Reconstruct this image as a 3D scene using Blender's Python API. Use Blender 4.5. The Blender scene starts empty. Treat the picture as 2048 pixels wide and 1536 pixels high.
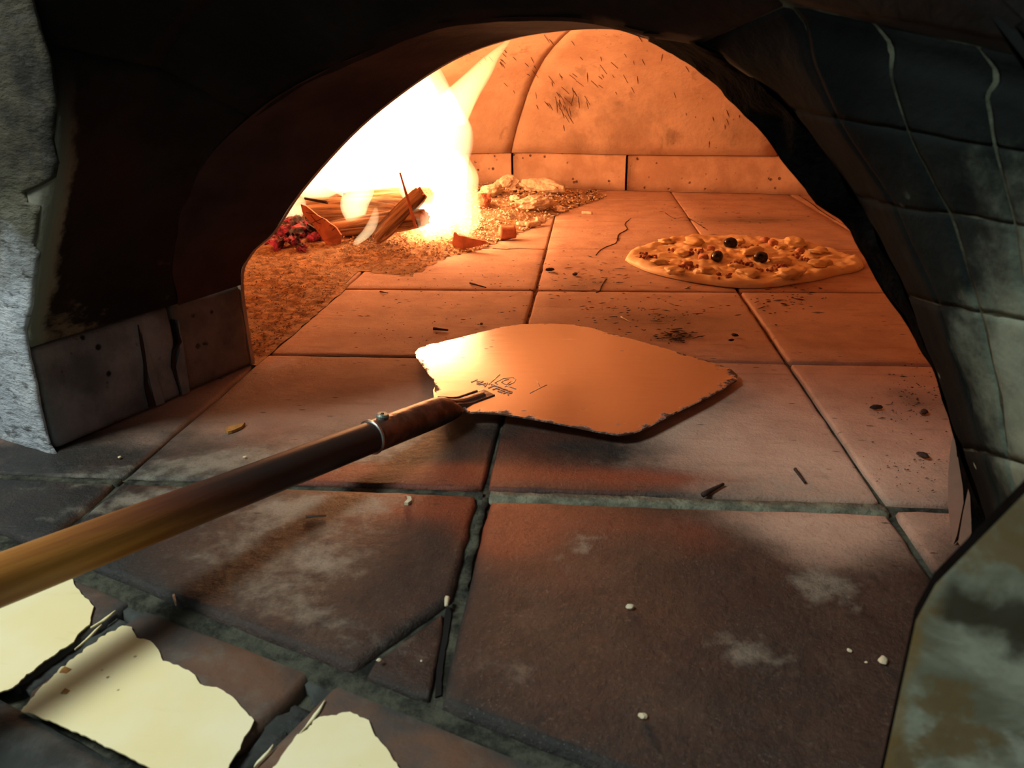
import bpy, bmesh, math, random
from math import pi, sin, cos, radians
from mathutils import Vector, Matrix, noise
from mathutils.bvhtree import BVHTree
random.seed(7)
S = bpy.context.scene
C = S.collection

# ------------------------------------------------------------------ camera
H = 0.25
RT = Vector((0.99531981, 0.09508822, -0.01722517))
UP = Vector((-0.01933206, 0.37057089, 0.92860298))
FW = Vector((-0.09468235, 0.92392394, -0.3706748))
FPX = 1538.0
cam = bpy.data.cameras.new('camera')
cam.sensor_width = 36; cam.lens = 36 * FPX / 2048
cam.clip_start = 0.01
cam.dof.use_dof = True; cam.dof.focus_distance = 0.85; cam.dof.aperture_fstop = 24
co = bpy.data.objects.new('camera', cam); C.objects.link(co); S.camera = co
co.matrix_world = Matrix(((RT.x, UP.x, -FW.x, 0), (RT.y, UP.y, -FW.y, 0), (RT.z, UP.z, -FW.z, H), (0, 0, 0, 1)))
CAM = Vector((0, 0, H))
# mouth frame: A runs along the facade, V runs into the oven
A = Vector((.929, -.37, 0)).normalized(); V = Vector((.37, .929, 0)).normalized()
def UVZ(u, v, z=0.): return A * u + V * v + Vector((0, 0, z))
def ray(px, py): return FW + RT * ((px - 1024) / FPX) - UP * ((py - 768) / FPX)
def PZ(px, py, z=0.):
    d = ray(px, py); return CAM + d * ((z - H) / d.z)
def PV(px, py, v):
    d = ray(px, py); p = CAM + d * (v / d.dot(V)); return p
def PUZ(px, py, v):
    p = PV(px, py, v); return (p.dot(A), p.z)

# ------------------------------------------------------------------ light
S.view_settings.view_transform = 'Standard'; S.view_settings.look = 'None'
S.view_settings.gamma = 1; S.view_settings.use_curve_mapping = False
S.view_settings.exposure = 0.0
S.cycles.use_denoising = True
S.cycles.max_bounces = 7; S.cycles.diffuse_bounces = 4; S.cycles.glossy_bounces = 4
S.cycles.volume_bounces = 0; S.cycles.transparent_max_bounces = 16
S.cycles.sample_clamp_indirect = 3.0
w = bpy.data.worlds.new('kitchen'); S.world = w; w.use_nodes = True
w.node_tree.nodes['Background'].inputs[0].default_value = (.80, .95, .92, 1)
w.node_tree.nodes['Background'].inputs[1].default_value = .10
def light(name, typ, loc, power, color, size=.1, target=None, sy=None):
    l = bpy.data.lights.new(name, typ); l.energy = power; l.color = color
    if typ == 'AREA':
        l.size = size
        if sy: l.shape = 'RECTANGLE'; l.size_y = sy
    elif typ in ('POINT', 'SPOT'): l.shadow_soft_size = size
    o = bpy.data.objects.new(name, l); C.objects.link(o); o.location = loc
    if target is not None:
        o.rotation_euler = (Vector(target) - Vector(loc)).to_track_quat('-Z', 'Y').to_euler()
    return o
# the kitchen's lamp over the counter at the front left
light('kitchen_lamp', 'AREA', UVZ(-.75, -.28, 1.05), 13.5, (.93, 1.0, .93), .35, UVZ(-.42, .25, 0))
# the fire's own light
light('fire_light', 'POINT', UVZ(-.80, 1.12, .13), 4.8, (1, .37, .14), .055)
light('fire_light', 'POINT', UVZ(-.70, 1.05, .06), 2.2, (1, .38, .15), .03)
light('fire_light', 'POINT', UVZ(-.86, 1.30, .10), 1.0, (1, .36, .10), .05)

# ------------------------------------------------------------------ helpers
def smooth(o, on=True):
    for p in o.data.polygons: p.use_smooth = on
def link(name, me, mat=None, parent=None, sm=False, **props):
    o = bpy.data.objects.new(name, me); C.objects.link(o)
    if mat: me.materials.append(mat)
    if parent is not None: o.parent = parent
    if sm: smooth(o)
    for k, v in props.items(): o[k] = v
    return o
def frombm(name, bm, mat=None, parent=None, sm=False, **props):
    me = bpy.data.meshes.new(name); bm.normal_update(); bm.to_mesh(me); bm.free()
    return link(name, me, mat, parent, sm, **props)
def frompy(name, vs, fs, mat=None, parent=None, sm=False, **props):
    me = bpy.data.meshes.new(name); me.from_pydata([tuple(v) for v in vs], [], fs); me.update()
    return link(name, me, mat, parent, sm, **props)
def empty(name, loc=(0, 0, 0), **props):
    o = bpy.data.objects.new(name, None); C.objects.link(o); o.empty_display_size = .02
    o.location = loc
    for k, v in props.items(): o[k] = v
    return o
def tag(o, label=None, cat=None, group=None, kind=None):
    if label: o['label'] = label
    if cat: o['category'] = cat
    if group: o['group'] = group
    if kind: o['kind'] = kind
    return o
def to_local(o_root, o):
    """re-express a mesh given in world space in its parent's frame"""
    o.parent = o_root
    M = Matrix.Translation(o_root.location).inverted()
    o.data.transform(M)
def nz(p, s=1.0, o=0.): return noise.noise(Vector((p[0] * s + o, p[1] * s - o, p[2] * s + 2 * o)))
def fnz(p, s=1.0, o=0.):
    return nz(p, s, o) + .5 * nz(p, 2.1 * s, o + 3) + .25 * nz(p, 4.3 * s, o + 7)
def catmull(pts, n):
    """closed=False Catmull-Rom through vectors, n segments between keys"""
    out = []
    P = [Vector(p) for p in pts]
    for i in range(len(P) - 1):
        p0 = P[max(i - 1, 0)]; p1 = P[i]; p2 = P[i + 1]; p3 = P[min(i + 2, len(P) - 1)]
        for k in range(n):
            t = k / n
            out.append(.5 * ((2 * p1) + (p2 - p0) * t + (2 * p0 - 5 * p1 + 4 * p2 - p3) * t * t + (3 * p1 - p0 - 3 * p2 + p3) * t ** 3))
    out.append(P[-1].copy())
    return out

# ------------------------------------------------------------------ materials
class NT:
    def __init__(s, name):
        s.m = bpy.data.materials.new(name); s.m.use_nodes = True
        s.t = s.m.node_tree; s.N = s.t.nodes; s.L = s.t.links
        s.b = s.N.get('Principled BSDF'); s.out = s.N.get('Material Output')
        s.pos = s.N.new('ShaderNodeNewGeometry').outputs['Position']
    def put(s, a, b):
        if isinstance(a, (int, float, tuple, list)):
            if isinstance(a, (tuple, list)) and len(a) == 3 and b.type == 'RGBA': a = (*a, 1)
            b.default_value = a
        else: s.L.new(a, b)
    def math(s, op, a, b=None, c=None, clamp=False):
        n = s.N.new('ShaderNodeMath'); n.operation = op; n.use_clamp = clamp
        s.put(a, n.inputs[0])
        if b is not None: s.put(b, n.inputs[1])
        if c is not None: s.put(c, n.inputs[2])
        return n.outputs[0]
    def scale(s, v, xyz, rotz=0):
        n = s.N.new('ShaderNodeMapping'); s.put(v, n.inputs['Vector']); n.inputs['Scale'].default_value = xyz
        n.inputs['Rotation'].default_value = (0, 0, rotz); return n.outputs[0]
    def noise(s, scale=5, detail=4, rough=.55, vec=None, dist=0):
        n = s.N.new('ShaderNodeTexNoise'); s.put(vec or s.pos, n.inputs['Vector'])
        n.inputs['Scale'].default_value = scale; n.inputs['Detail'].default_value = detail
        n.inputs['Roughness'].default_value = rough; n.inputs['Distortion'].default_value = dist
        return n.outputs[0]
    def voro(s, scale=20, vec=None, feature='F1'):
        n = s.N.new('ShaderNodeTexVoronoi'); n.feature = feature; s.put(vec or s.pos, n.inputs['Vector'])
        n.inputs['Scale'].default_value = scale; return n.outputs['Distance']
    def step(s, x, lo, hi, a=0., b=1.):
        n = s.N.new('ShaderNodeMapRange'); n.interpolation_type = 'SMOOTHSTEP'
        s.put(x, n.inputs[0]); n.inputs[1].default_value = lo; n.inputs[2].default_value = hi
        n.inputs[3].default_value = a; n.inputs[4].default_value = b; return n.outputs[0]
    def mix(s, f, a, b, mode='MIX'):
        n = s.N.new('ShaderNodeMix'); n.data_type = 'RGBA'; n.blend_type = mode
        s.put(f, n.inputs[0]); s.put(a, n.inputs[6]); s.put(b, n.inputs[7]); return n.outputs[2]
    def attr(s, name):
        n = s.N.new('ShaderNodeAttribute'); n.attribute_name = name; return n
    def bump(s, h, strength=.5, dist=.002, prev=None):
        n = s.N.new('ShaderNodeBump'); s.put(h, n.inputs['Height'])
        n.inputs['Strength'].default_value = strength; n.inputs['Distance'].default_value = dist
        if prev: s.L.new(prev, n.inputs['Normal'])
        return n.outputs[0]
    def done(s, col, rough=.8, nrm=None, metal=0., spec=None):
        s.put(col, s.b.inputs['Base Color']); s.put(rough, s.b.inputs['Roughness']); s.put(metal, s.b.inputs['Metallic'])
        if spec is not None: s.put(spec, s.b.inputs['Specular IOR Level'])
        if nrm: s.L.new(nrm, s.b.inputs['Normal'])
        return s.m

def mat_simple(name, col, rough=.8, var=.25, sc=60, bump=.3, dist=.001, metal=0., spec=None, col2=None):
    t = NT(name)
    n = t.noise(sc, 5); f = t.step(n, .35, .65)
    dark = col2 if col2 else tuple(c * (1 - var) for c in col)
    c = t.mix(f, dark, col)
    return t.done(c, rough, t.bump(t.noise(sc * 2.5, 6), bump, dist), metal, spec)

def mat_tile():
    t = NT('hearth_clay')
    a = t.attr('wear_and_light'); sep = t.N.new('ShaderNodeSeparateColor'); t.L.new(a.outputs['Color'], sep.inputs[0])
    soot, pale, red = sep.outputs[0], sep.outputs[1], sep.outputs[2]
    n1 = t.noise(22, 7, .62); n2 = t.noise(90, 5, .6); n3 = t.noise(9, 4, .5)
    streak = t.noise(30, 6, .65, t.scale(t.pos, (.35, 2.6, 1), .1))
    clay = t.mix(t.step(n1, .3, .7), (.50, .31, .225), (.65, .43, .32))
    clay = t.mix(t.step(streak, .56, .72, 0, .55), clay, (.33, .20, .13))
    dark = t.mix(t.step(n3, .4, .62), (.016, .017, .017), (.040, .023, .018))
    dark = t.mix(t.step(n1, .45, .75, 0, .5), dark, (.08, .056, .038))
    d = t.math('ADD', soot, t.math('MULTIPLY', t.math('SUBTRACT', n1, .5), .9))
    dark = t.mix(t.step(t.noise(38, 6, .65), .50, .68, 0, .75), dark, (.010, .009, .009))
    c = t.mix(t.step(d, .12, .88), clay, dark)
    r = t.math('ADD', red, t.math('MULTIPLY', t.math('SUBTRACT', n3, .5), .8))
    c = t.mix(t.step(r, .25, .95, 0, .9), c, (.26, .055, .022))  # red also carries the fire glow painted under the handle
    # dusty pale scuffs, and the cool highlight painted on the left slab
    p = t.math('ADD', pale, t.math('MULTIPLY', t.math('SUBTRACT', n2, .5), 1.1))
    p2 = t.math('MULTIPLY', t.step(p, .3, .9), .8)
    c = t.mix(p2, c, (.27, .25, .20))
    # grains of ash and salt, black flecks
    vo = t.voro(520); gr = t.math('MULTIPLY', t.step(vo, .16, .10), t.step(t.noise(40, 2), .5, .62))
    c = t.mix(t.math('MULTIPLY', gr, .35), c, (.40, .38, .33))
    vf = t.voro(95, t.scale(t.pos, (.45, 1.5, 1), .15)); fl = t.math('MULTIPLY', t.step(vf, .16, .09), t.step(t.noise(13, 3), .48, .60))
    c = t.mix(t.math('MULTIPLY', fl, .85), c, (.03, .02, .015))
    fine = t.noise(620, 4, .7); mid = t.noise(210, 6, .7)
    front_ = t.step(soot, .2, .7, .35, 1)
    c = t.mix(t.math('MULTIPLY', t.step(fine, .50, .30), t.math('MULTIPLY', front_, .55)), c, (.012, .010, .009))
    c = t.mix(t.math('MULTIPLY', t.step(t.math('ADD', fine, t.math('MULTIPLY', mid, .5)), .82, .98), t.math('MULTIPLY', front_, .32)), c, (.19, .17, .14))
    h = t.math('ADD', t.noise(140, 8, .7), t.math('MULTIPLY', n1, .7))
    nrm = t.bump(h, .9, .0018)
    nrm = t.bump(fine, .55, .0007, nrm)
    rough = t.step(soot, 0, 1, .85, .46)
    return t.done(c, rough, nrm, 0, .45)
M_TILE = mat_tile()

def mat_interior():
    t = NT('fire_clay_dome')
    n1 = t.noise(7, 6, .6); n2 = t.noise(35, 6, .6)
    c = t.mix(t.step(n1, .35, .65), (.52, .33, .22), (.66, .46, .32))
    st = t.noise(16, 5, .6, t.scale(t.pos, (1.6, 1.6, .28), .2))
    c = t.mix(t.step(st, .60, .72, 0, .45), c, (.30, .17, .10))
    vf = t.voro(55, t.scale(t.pos, (1.3, 1.3, .4), .3)); fl = t.math('MULTIPLY', t.step(vf, .13, .07), t.step(t.noise(6, 3), .52, .62))
    c = t.mix(t.math('MULTIPLY', fl, .7), c, (.12, .06, .035))
    nrm = t.bump(t.math('ADD', n2, t.math('MULTIPLY', st, .8)), .6, .004)
    return t.done(c, .9, nrm, 0, .2)
M_INT = mat_interior()
def mat_pitted(name, a, b, pit=(.02, .015, .012), sc=70, rough=.9, soot=None):
    t = NT(name)
    c = t.mix(t.step(t.noise(14, 6, .6), .35, .65), a, b)
    vo = t.voro(sc); f = t.math('MULTIPLY', t.step(vo, .22, .12), t.step(t.noise(30, 3), .48, .58))
    c = t.mix(f, c, pit)
    h = t.math('SUBTRACT', t.noise(60, 8, .65), t.math('MULTIPLY', f, 1.4))
    return t.done(c, rough, t.bump(h, .8, .003), 0, .3)
M_BASE = mat_pitted('porous_fire_clay', (.48, .29, .19), (.64, .43, .30), (.16, .08, .05), 60)
M_BLOCK = mat_pitted('sooty_clay_block', (.12, .125, .135), (.30, .31, .33), (.012, .011, .010), 75)
M_BLOCK2 = mat_pitted('sooty_brown_block', (.12, .10, .085), (.26, .22, .19), (.03, .025, .022), 75)
def mat_soot():
    t = NT('black_soot')
    # bare patches show where the soot has flaked, low on the panels only
    sep = t.N.new('ShaderNodeSeparateXYZ'); t.L.new(t.pos, sep.inputs[0])
    c = t.mix(t.step(t.noise(11, 6, .6), .40, .7), (.006, .0045, .004), (.018, .014, .012))
    lo = t.math('MULTIPLY', t.step(sep.outputs[2], .135, .08), t.step(t.noise(18, 6, .65, t.scale(t.pos, (1, 1, 1.8), 0)), .55, .66))
    c = t.mix(lo, c, (.17, .14, .095))
    dv = t.N.new('ShaderNodeVectorMath'); dv.operation = 'DOT_PRODUCT'; t.L.new(t.pos, dv.inputs[0]); dv.inputs[1].default_value = V
    ed = t.math('ADD', dv.outputs['Value'], t.math('MULTIPLY', t.math('SUBTRACT', t.noise(45, 6, .7), .5), .022))
    ed = t.math('MULTIPLY', t.step(ed, .309, .302), t.step(sep.outputs[2], .27, .17))
    c = t.mix(t.math('MULTIPLY', ed, .85), c, (.24, .24, .19))
    return t.done(c, .85, t.bump(t.noise(90, 7), .5, .002), 0, .25)
M_SOOT = mat_soot()
M_RING = mat_simple('scorched_arch_clay', (.070, .036, .030), .85, .5, 14, .5, .003, spec=.2)
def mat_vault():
    t = NT('slate_brick_soot_and_falloff')
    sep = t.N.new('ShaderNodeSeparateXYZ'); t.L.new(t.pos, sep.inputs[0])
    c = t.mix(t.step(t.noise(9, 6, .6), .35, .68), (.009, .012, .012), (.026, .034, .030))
    a = t.attr('wear_and_light'); s2 = t.N.new('ShaderNodeSeparateColor'); t.L.new(a.outputs['Color'], s2.inputs[0])
    c = t.mix(s2.outputs[1], c, (.003, .0035, .004))  # shade painted into the inner and upper bricks
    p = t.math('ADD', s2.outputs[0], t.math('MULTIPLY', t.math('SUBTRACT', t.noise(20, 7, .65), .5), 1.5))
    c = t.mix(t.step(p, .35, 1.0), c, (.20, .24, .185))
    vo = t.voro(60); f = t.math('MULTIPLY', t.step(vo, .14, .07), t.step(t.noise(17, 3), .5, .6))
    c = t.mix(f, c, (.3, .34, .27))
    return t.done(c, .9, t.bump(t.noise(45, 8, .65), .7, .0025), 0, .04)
M_VAULT = mat_vault()
M_EDGE = mat_simple('black_pitted_edge', (.004, .004, .004), .95, .7, 55, 1., .004, spec=.02)
M_JOINT = mat_simple('pale_lime_joint', (.075, .085, .06), .95, .75, 50, .8, .002, spec=.1)
def mat_plaster():
    t = NT('rough_white_plaster')
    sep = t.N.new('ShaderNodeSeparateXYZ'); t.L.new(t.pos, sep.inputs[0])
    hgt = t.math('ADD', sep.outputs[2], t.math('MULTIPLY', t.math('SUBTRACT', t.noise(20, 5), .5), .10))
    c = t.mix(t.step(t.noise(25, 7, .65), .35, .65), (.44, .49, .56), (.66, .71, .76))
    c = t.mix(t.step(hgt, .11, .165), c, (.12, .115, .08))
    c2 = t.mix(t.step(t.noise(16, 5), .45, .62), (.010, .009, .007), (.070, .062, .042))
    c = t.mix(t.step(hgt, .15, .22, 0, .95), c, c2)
    dirt = t.noise(55, 6, .7, t.scale(t.pos, (1, 1, 2.2)))
    c = t.mix(t.step(dirt, .52, .64, 0, .75), c, (.06, .055, .05))
    h = t.noise(40, 8, .65, t.scale(t.pos, (1, 1, 2.5)))
    return t.done(c, .85, t.bump(h, 1., .006), 0, .3)
M_PLASTER = mat_plaster()
def mat_marble():
    t = NT('stained_pale_marble')
    c = t.mix(t.step(t.noise(24, 7, .6, dist=1.2), .36, .64), (.15, .16, .11), (.36, .40, .31))
    c = t.mix(t.step(t.noise(52, 6, .6, dist=.6), .52, .66, 0, .75), c, (.42, .46, .38))
    c = t.mix(t.step(t.noise(40, 5, .6), .53, .64, 0, .8), c, (.17, .11, .04))
    c = t.mix(t.step(t.noise(19, 6, .6, t.scale(t.pos, (1, 1, 1.3), 1)), .63, .70), c, (.055, .04, .02))
    vo = t.voro(42); f = t.math('MULTIPLY', t.step(vo, .22, .10), t.step(t.noise(17, 3), .48, .58))
    c = t.mix(f, c, (.12, .07, .025))
    dv = t.N.new('ShaderNodeVectorMath'); dv.operation = 'DOT_PRODUCT'; t.L.new(t.pos, dv.inputs[0]); dv.inputs[1].default_value = A
    sp = t.N.new('ShaderNodeSeparateXYZ'); t.L.new(t.pos, sp.inputs[0])
    # a dark scorch across the upper corner and a rusty rim along the arris
    z0 = t.math('ADD', sp.outputs[2], t.math('MULTIPLY', t.math('SUBTRACT', t.noise(60, 5), .5), .022))
    band = t.math('MULTIPLY', t.step(z0, .116, .121), t.step(z0, .134, .128))
    c = t.mix(t.math('MULTIPLY', band, t.math('MULTIPLY', t.step(dv.outputs['Value'], .019, .024), .9)), c, (.035, .028, .016))
    rm = t.math('ADD', dv.outputs['Value'], t.math('MULTIPLY', t.math('SUBTRACT', t.noise(70, 4), .5), .012))
    c = t.mix(t.step(rm, .0215, .0175, 0, .7), c, (.24, .155, .055))
    return t.done(c, .45, t.bump(t.noise(60, 6), .35, .001), 0, .4)
M_MARBLE = mat_marble()
def mat_mortar():
    t = NT('grey_green_mortar')
    sep = t.N.new('ShaderNodeSeparateXYZ'); t.L.new(t.pos, sep.inputs[0])
    a = t.mix(t.step(t.noise(60, 6, .7), .35, .65), (.022, .025, .021), (.13, .135, .10))
    b = t.mix(t.step(t.noise(60, 6, .7), .35, .65), (.12, .06, .035), (.40, .24, .15))
    c = t.mix(t.step(sep.outputs[1], .60, .85), a, b)
    return t.done(c, .95, t.bump(t.noise(170, 8, .75), 1., .003), 0, .2)
M_MORTAR = mat_mortar()
def mat_ledge():
    t = NT('dark_quarry_tile')
    c = t.mix(t.step(t.noise(12, 5, .6), .38, .62), (.052, .058, .058), (.145, .075, .045))
    c = t.mix(t.step(t.noise(70, 6, .6), .5, .75, 0, .5), c, (.16, .15, .12))
    return t.done(c, .62, t.bump(t.noise(160, 7, .7), .5, .0012), 0, .4)
M_LEDGE = mat_ledge()
M_SEAM = mat_simple('crumbly_grey_green_mortar', (.22, .23, .165), .95, .6, 70, 1., .003)
M_TRIM = mat_simple('dark_edge_mortar', (.05, .058, .055), .85, .6, 60, .7, .002)
def mat_paint():
    t = NT('cream_enamel')
    c = t.mix(t.step(t.noise(14, 4), .35, .65), (.93, .84, .47), (.97, .92, .62))
    c = t.mix(t.step(t.noise(60, 5, .6, t.scale(t.pos, (.5, 2.5, 1), .9)), .60, .78, 0, .35), c, (.74, .62, .30))
    vo = t.voro(120); f = t.math('MULTIPLY', t.step(vo, .12, .06), t.step(t.noise(30, 3), .52, .60))
    c = t.mix(f, c, (.25, .17, .07))
    return t.done(c, .35, t.bump(t.noise(50, 4), .12, .001), 0, .5)
M_PAINT = mat_paint()

def mat_blade():
    t = NT('worn_steel')
    st = t.noise(60, 6, .6, t.scale(t.pos, (.5, 3, 1), -.75))
    c = t.mix(t.step(st, .3, .75), (.60, .575, .55), (.66, .635, .61))
    a = t.attr('wear_and_light'); s2 = t.N.new('ShaderNodeSeparateColor'); t.L.new(a.outputs['Color'], s2.inputs[0])
    g = t.math('ADD', s2.outputs[0], t.math('MULTIPLY', t.math('SUBTRACT', t.noise(75, 6, .7), .5), 2.0))
    f = t.step(g, .65, .85)
    vf = t.voro(70, t.scale(t.pos, (.6, 1.6, 1), -.5)); fl = t.math('MULTIPLY', t.step(vf, .12, .06), t.step(t.noise(25, 3), .52, .6))
    f = t.math('MAXIMUM', f, t.math('MULTIPLY', fl, .8))
    c = t.mix(f, c, (.10, .045, .025))
    rough = t.math('ADD', t.step(st, .3, .8, .22, .28), t.math('MULTIPLY', f, .45))
    return t.done(c, rough, t.bump(t.noise(18, 3), .10, .002), t.math('SUBTRACT', 1.0, t.math('MULTIPLY', f, .8)))
M_BLADE = mat_blade()
M_IRON = mat_simple('rusty_iron', (.24, .15, .11), .42, .55, 70, .6, .0015, metal=.8)
M_STEEL = mat_simple('bright_steel', (.65, .63, .60), .3, .2, 40, .1, .001, metal=1.)
M_SCREW = mat_simple('grey_green_screw', (.26, .32, .28), .5, .4, 80, .3, .001, metal=.5)
def mat_handle():
    t = NT('charred_wood')
    tc = t.N.new('ShaderNodeTexCoord').outputs['Object']
    sep = t.N.new('ShaderNodeSeparateXYZ'); t.L.new(tc, sep.inputs[0])
    g = t.noise(30, 6, .65, t.scale(tc, (.18, 2.5, 2.5)))
    c = t.mix(t.step(g, .3, .7), (.36, .145, .025), (.62, .30, .055))
    # charring creeps up from the socket end and along the top
    x = t.math('ADD', sep.outputs[0], t.math('MULTIPLY', t.math('SUBTRACT', g, .5), .07))
    x = t.math('ADD', x, t.math('MULTIPLY', sep.outputs[2], -3.8))
    c = t.mix(t.step(x, .215, .10), c, (.17, .045, .018))
    c = t.mix(t.step(x, .17, .06), c, (.022, .016, .014))
    return t.done(c, .45, t.bump(g, .4, .001), 0, .5)
M_WOODH = mat_handle()

def mat_log():
    t = NT('burning_log_wood')
    g = t.noise(40, 7, .65, t.scale(t.N.new('ShaderNodeTexCoord').outputs['Object'], (.15, 2.5, 2.5)), .5)
    c = t.mix(t.step(g, .35, .65), (.10, .04, .02), (.62, .40, .22))
    return t.done(c, .9, t.bump(g, 1., .004))
M_LOG = mat_log()
def mat_ember():
    t = NT('glowing_ember')
    n = t.noise(60, 6, .65)
    c = t.mix(t.step(n, .4, .6), (.012, .004, .005), (.14, .03, .04))
    t.put(t.mix(t.step(n, .40, .68), (.02, .000, .002), (.95, .04, .035)), t.b.inputs['Emission Color'])
    t.put(t.step(n, .42, .66, .02, .55), t.b.inputs['Emission Strength'])
    return t.done(c, .7, t.bump(n, .8, .003))
M_EMBER = mat_ember()
M_FLAKE = mat_simple('red_hot_char', (.62, .21, .11), .8, .35, 50, .5, .001)
def mat_ash():
    t = NT('brown_ash')
    n = t.noise(75, 7, .7); n2 = t.noise(11, 4)
    c = t.mix(t.step(n, .35, .65), (.20, .11, .055), (.62, .38, .20))
    c = t.mix(t.step(n2, .45, .62, 0, .5), c, (.46, .36, .26))
    return t.done(c, .95, t.bump(n, 1., .005), 0, .15)
M_ASH = mat_ash()
M_PALEASH = mat_simple('pale_ash', (.86, .70, .52), .95, .55, 70, 1., .004, col2=(.62, .44, .30))
M_CHIP = mat_simple('ash_fibre', (.50, .30, .15), .95, .5, 50, .4, .001, col2=(.16, .08, .035))
M_VOID = mat_simple('gap_black', (.004, .0035, .003), 1., .3, 60, .5, .001)
M_CHAR = mat_simple('charcoal', (.030, .014, .010), .8, .5, 60, .6, .002)
M_CRUMB = mat_simple('dry_crumb', (.80, .70, .48), .7, .25, 80, .3, .001)
M_LEAF = mat_simple('brown_leaf_scrap', (.52, .25, .06), .7, .5, 120, .4, .001)
M_WOODP = mat_simple('sliver_wood', (.55, .45, .36), .8, .4, 80, .4, .001)

def mat_dough():
    t = NT('half_baked_dough')
    n = t.noise(38, 6, .6)
    c = t.mix(t.step(n, .35, .65), (.86, .57, .26), (.94, .74, .42))
    c = t.mix(t.step(t.noise(90, 5), .62, .75, 0, .6), c, (.55, .26, .09))
    t.put(.0, t.b.inputs['Subsurface Weight']); t.b.inputs['Subsurface Radius'].default_value = (.01, .005, .002)
    t.b.inputs['Subsurface Scale'].default_value = .3
    return t.done(c, .5, t.bump(n, .5, .002), 0, .4)
M_DOUGH = mat_dough()
M_CHEESE = mat_simple('melting_cheese', (.88, .62, .29), .4, .2, 50, .4, .002)
M_HAM = mat_simple('pink_ham', (.72, .33, .20), .5, .25, 60, .3, .001)
M_MEAT = mat_simple('minced_meat', (.42, .14, .085), .6, .4, 90, .6, .002)
M_OLIVE = mat_simple('black_olive', (.014, .010, .012), .12, .3, 40, .1, .001, spec=.6)

def mat_flame(name, strength, col):
    m = bpy.data.materials.new(name); m.use_nodes = True; nt = m.node_tree
    for n in list(nt.nodes): nt.nodes.remove(n)
    out = nt.nodes.new('ShaderNodeOutputMaterial'); e = nt.nodes.new('ShaderNodeEmission')
    e.inputs[0].default_value = (*col, 1); e.inputs[1].default_value = strength
    nt.links.new(e.outputs[0], out.inputs['Volume'])
    return m
M_FLAME = mat_flame('flame_body', 27, (1, .68, .34))
M_FLAME2 = mat_flame('flame_tongue', 40, (1, .76, .30))
M_FLAME3 = mat_flame('small_flame', 50, (1, .66, .34))

# ------------------------------------------------------------------ the setting: hearth floor
# wear, painted red glow and painted highlight as blobs on the hearth, pixel -> floor: (px, py, rx, ry in metres, angle, channel, amount)
BL = []
def blob(px, py, rx, ry, ang, ch, amt):
    p = PZ(px, py); BL.append((p.x, p.y, rx, ry, radians(ang), ch, amt))
SO, PA, RE = 0, 1, 2
for b in [
    (1500, 880, .10, .07, 0, SO, -.38), (1720, 960, .10, .09, 0, SO, -.50), (1330, 900, .05, .03, 0, SO, -.15),
    (1650, 1110, .032, .028, 0, SO, -.36), (1550, 1050, .05, .02, 0, SO, -.24), (1700, 1050, .05, .02, 0, SO, -.30),
    (1560, 960, .06, .03, 0, PA, .45), (1230, 925, .03, .012, 0, PA, .35), (1470, 810, .05, .04, 0, PA, .35),
    (1640, 1170, .018, .022, 25, PA, .75), (1500, 1310, .022, .010, -15, PA, .70), (1165, 1090, .022, .005, 50, PA, 1.0),
    (1580, 1230, .025, .016, 0, SO, .6), (1480, 1380, .010, .006, 30, SO, .9), (1560, 1450, .010, .004, -20, SO, .8), (1600, 1475, .006, .003, 0, SO, .7),
    (1210, 1190, .010, .010, 0, SO, .7), (1000, 1060, .020, .028, 0, RE, .75), (1080, 1130, .05, .05, 0, RE, .42), (1200, 1040, .09, .022, 0, RE, .45),
    (1420, 1100, .03, .03, 0, RE, .35), (1250, 1350, .07, .05, 0, RE, .12), (1350, 1380, .05, .03, 0, SO, .2),
    (840, 1010, .05, .018, 0, RE, .65), (700, 1080, .05, .05, 0, RE, .30), (660, 1010, .045, .012, 8, PA, .95), (560, 1090, .06, .05, 20, PA, .55),  # the strongest pale blob paints a cool highlight
    (660, 1130, .02, .012, 0, PA, .35), (520, 1135, .008, .004, 0, RE, .9), (640, 1240, .05, .012, -25, PA, .45), (480, 1200, .05, .02, 0, SO, .2),
    (740, 900, .05, .016, 30, PA, .9), (640, 950, .06, .010, 12, RE, 1.), (760, 945, .05, .02, 0, RE, .4), (900, 950, .03, .02, 0, RE, .4),  # red here paints the fire's glow under the handle
    (1130, 950, .10, .018, 0, RE, .75), (1060, 900, .04, .03, 0, RE, .3), (1300, 960, .05, .015, 0, RE, .45), (1150, 860, .06, .02, 0, SO, .30),
    (600, 780, .10, .07, 0, SO, -.40), (1180, 900, .10, .022, 0, SO, .40), (1050, 885, .05, .03, 0, SO, .35), (1300, 1250, .08, .06, 0, SO, .25), (1650, 1400, .08, .06, 0, SO, .35), (500, 880, .05, .03, 15, RE, .40), (430, 930, .07, .02, 12, PA, .75), (500, 900, .03, .01, 12, PA, .4), (600, 780, .07, .05, 0, RE, .35),
    (760, 780, .04, .04, 0, RE, .25), (820, 860, .05, .02, 0, SO, .25), (470, 800, .04, .03, 0, SO, .15),
    (270, 1000, .05, .008, 28, PA, .9), (120, 960, .06, .02, 0, PA, .30), (250, 870, .03, .02, 40, PA, .25), (60, 1040, .03, .02, 0, RE, .3),
    (1560, 560, .06, .05, 0, SO, -.2), (1180, 570, .05, .05, 0, SO, .36), (1330, 640, .10, .05, 0, SO, .42), (1500, 440, .14, .06, 0, SO, .42),
    (1360, 672, .030, .010, 15, SO, .55), (1830, 800, .04, .03, 0, SO, .35), (1640, 600, .08, .03, 0, SO, .25),
    (800, 1200, .05, .04, 0, SO, .1), (860, 1290, .03, .03, 0, PA, .12), (1010, 1340, .03, .012, -30, PA, .35),
]: blob(*b)
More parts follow.
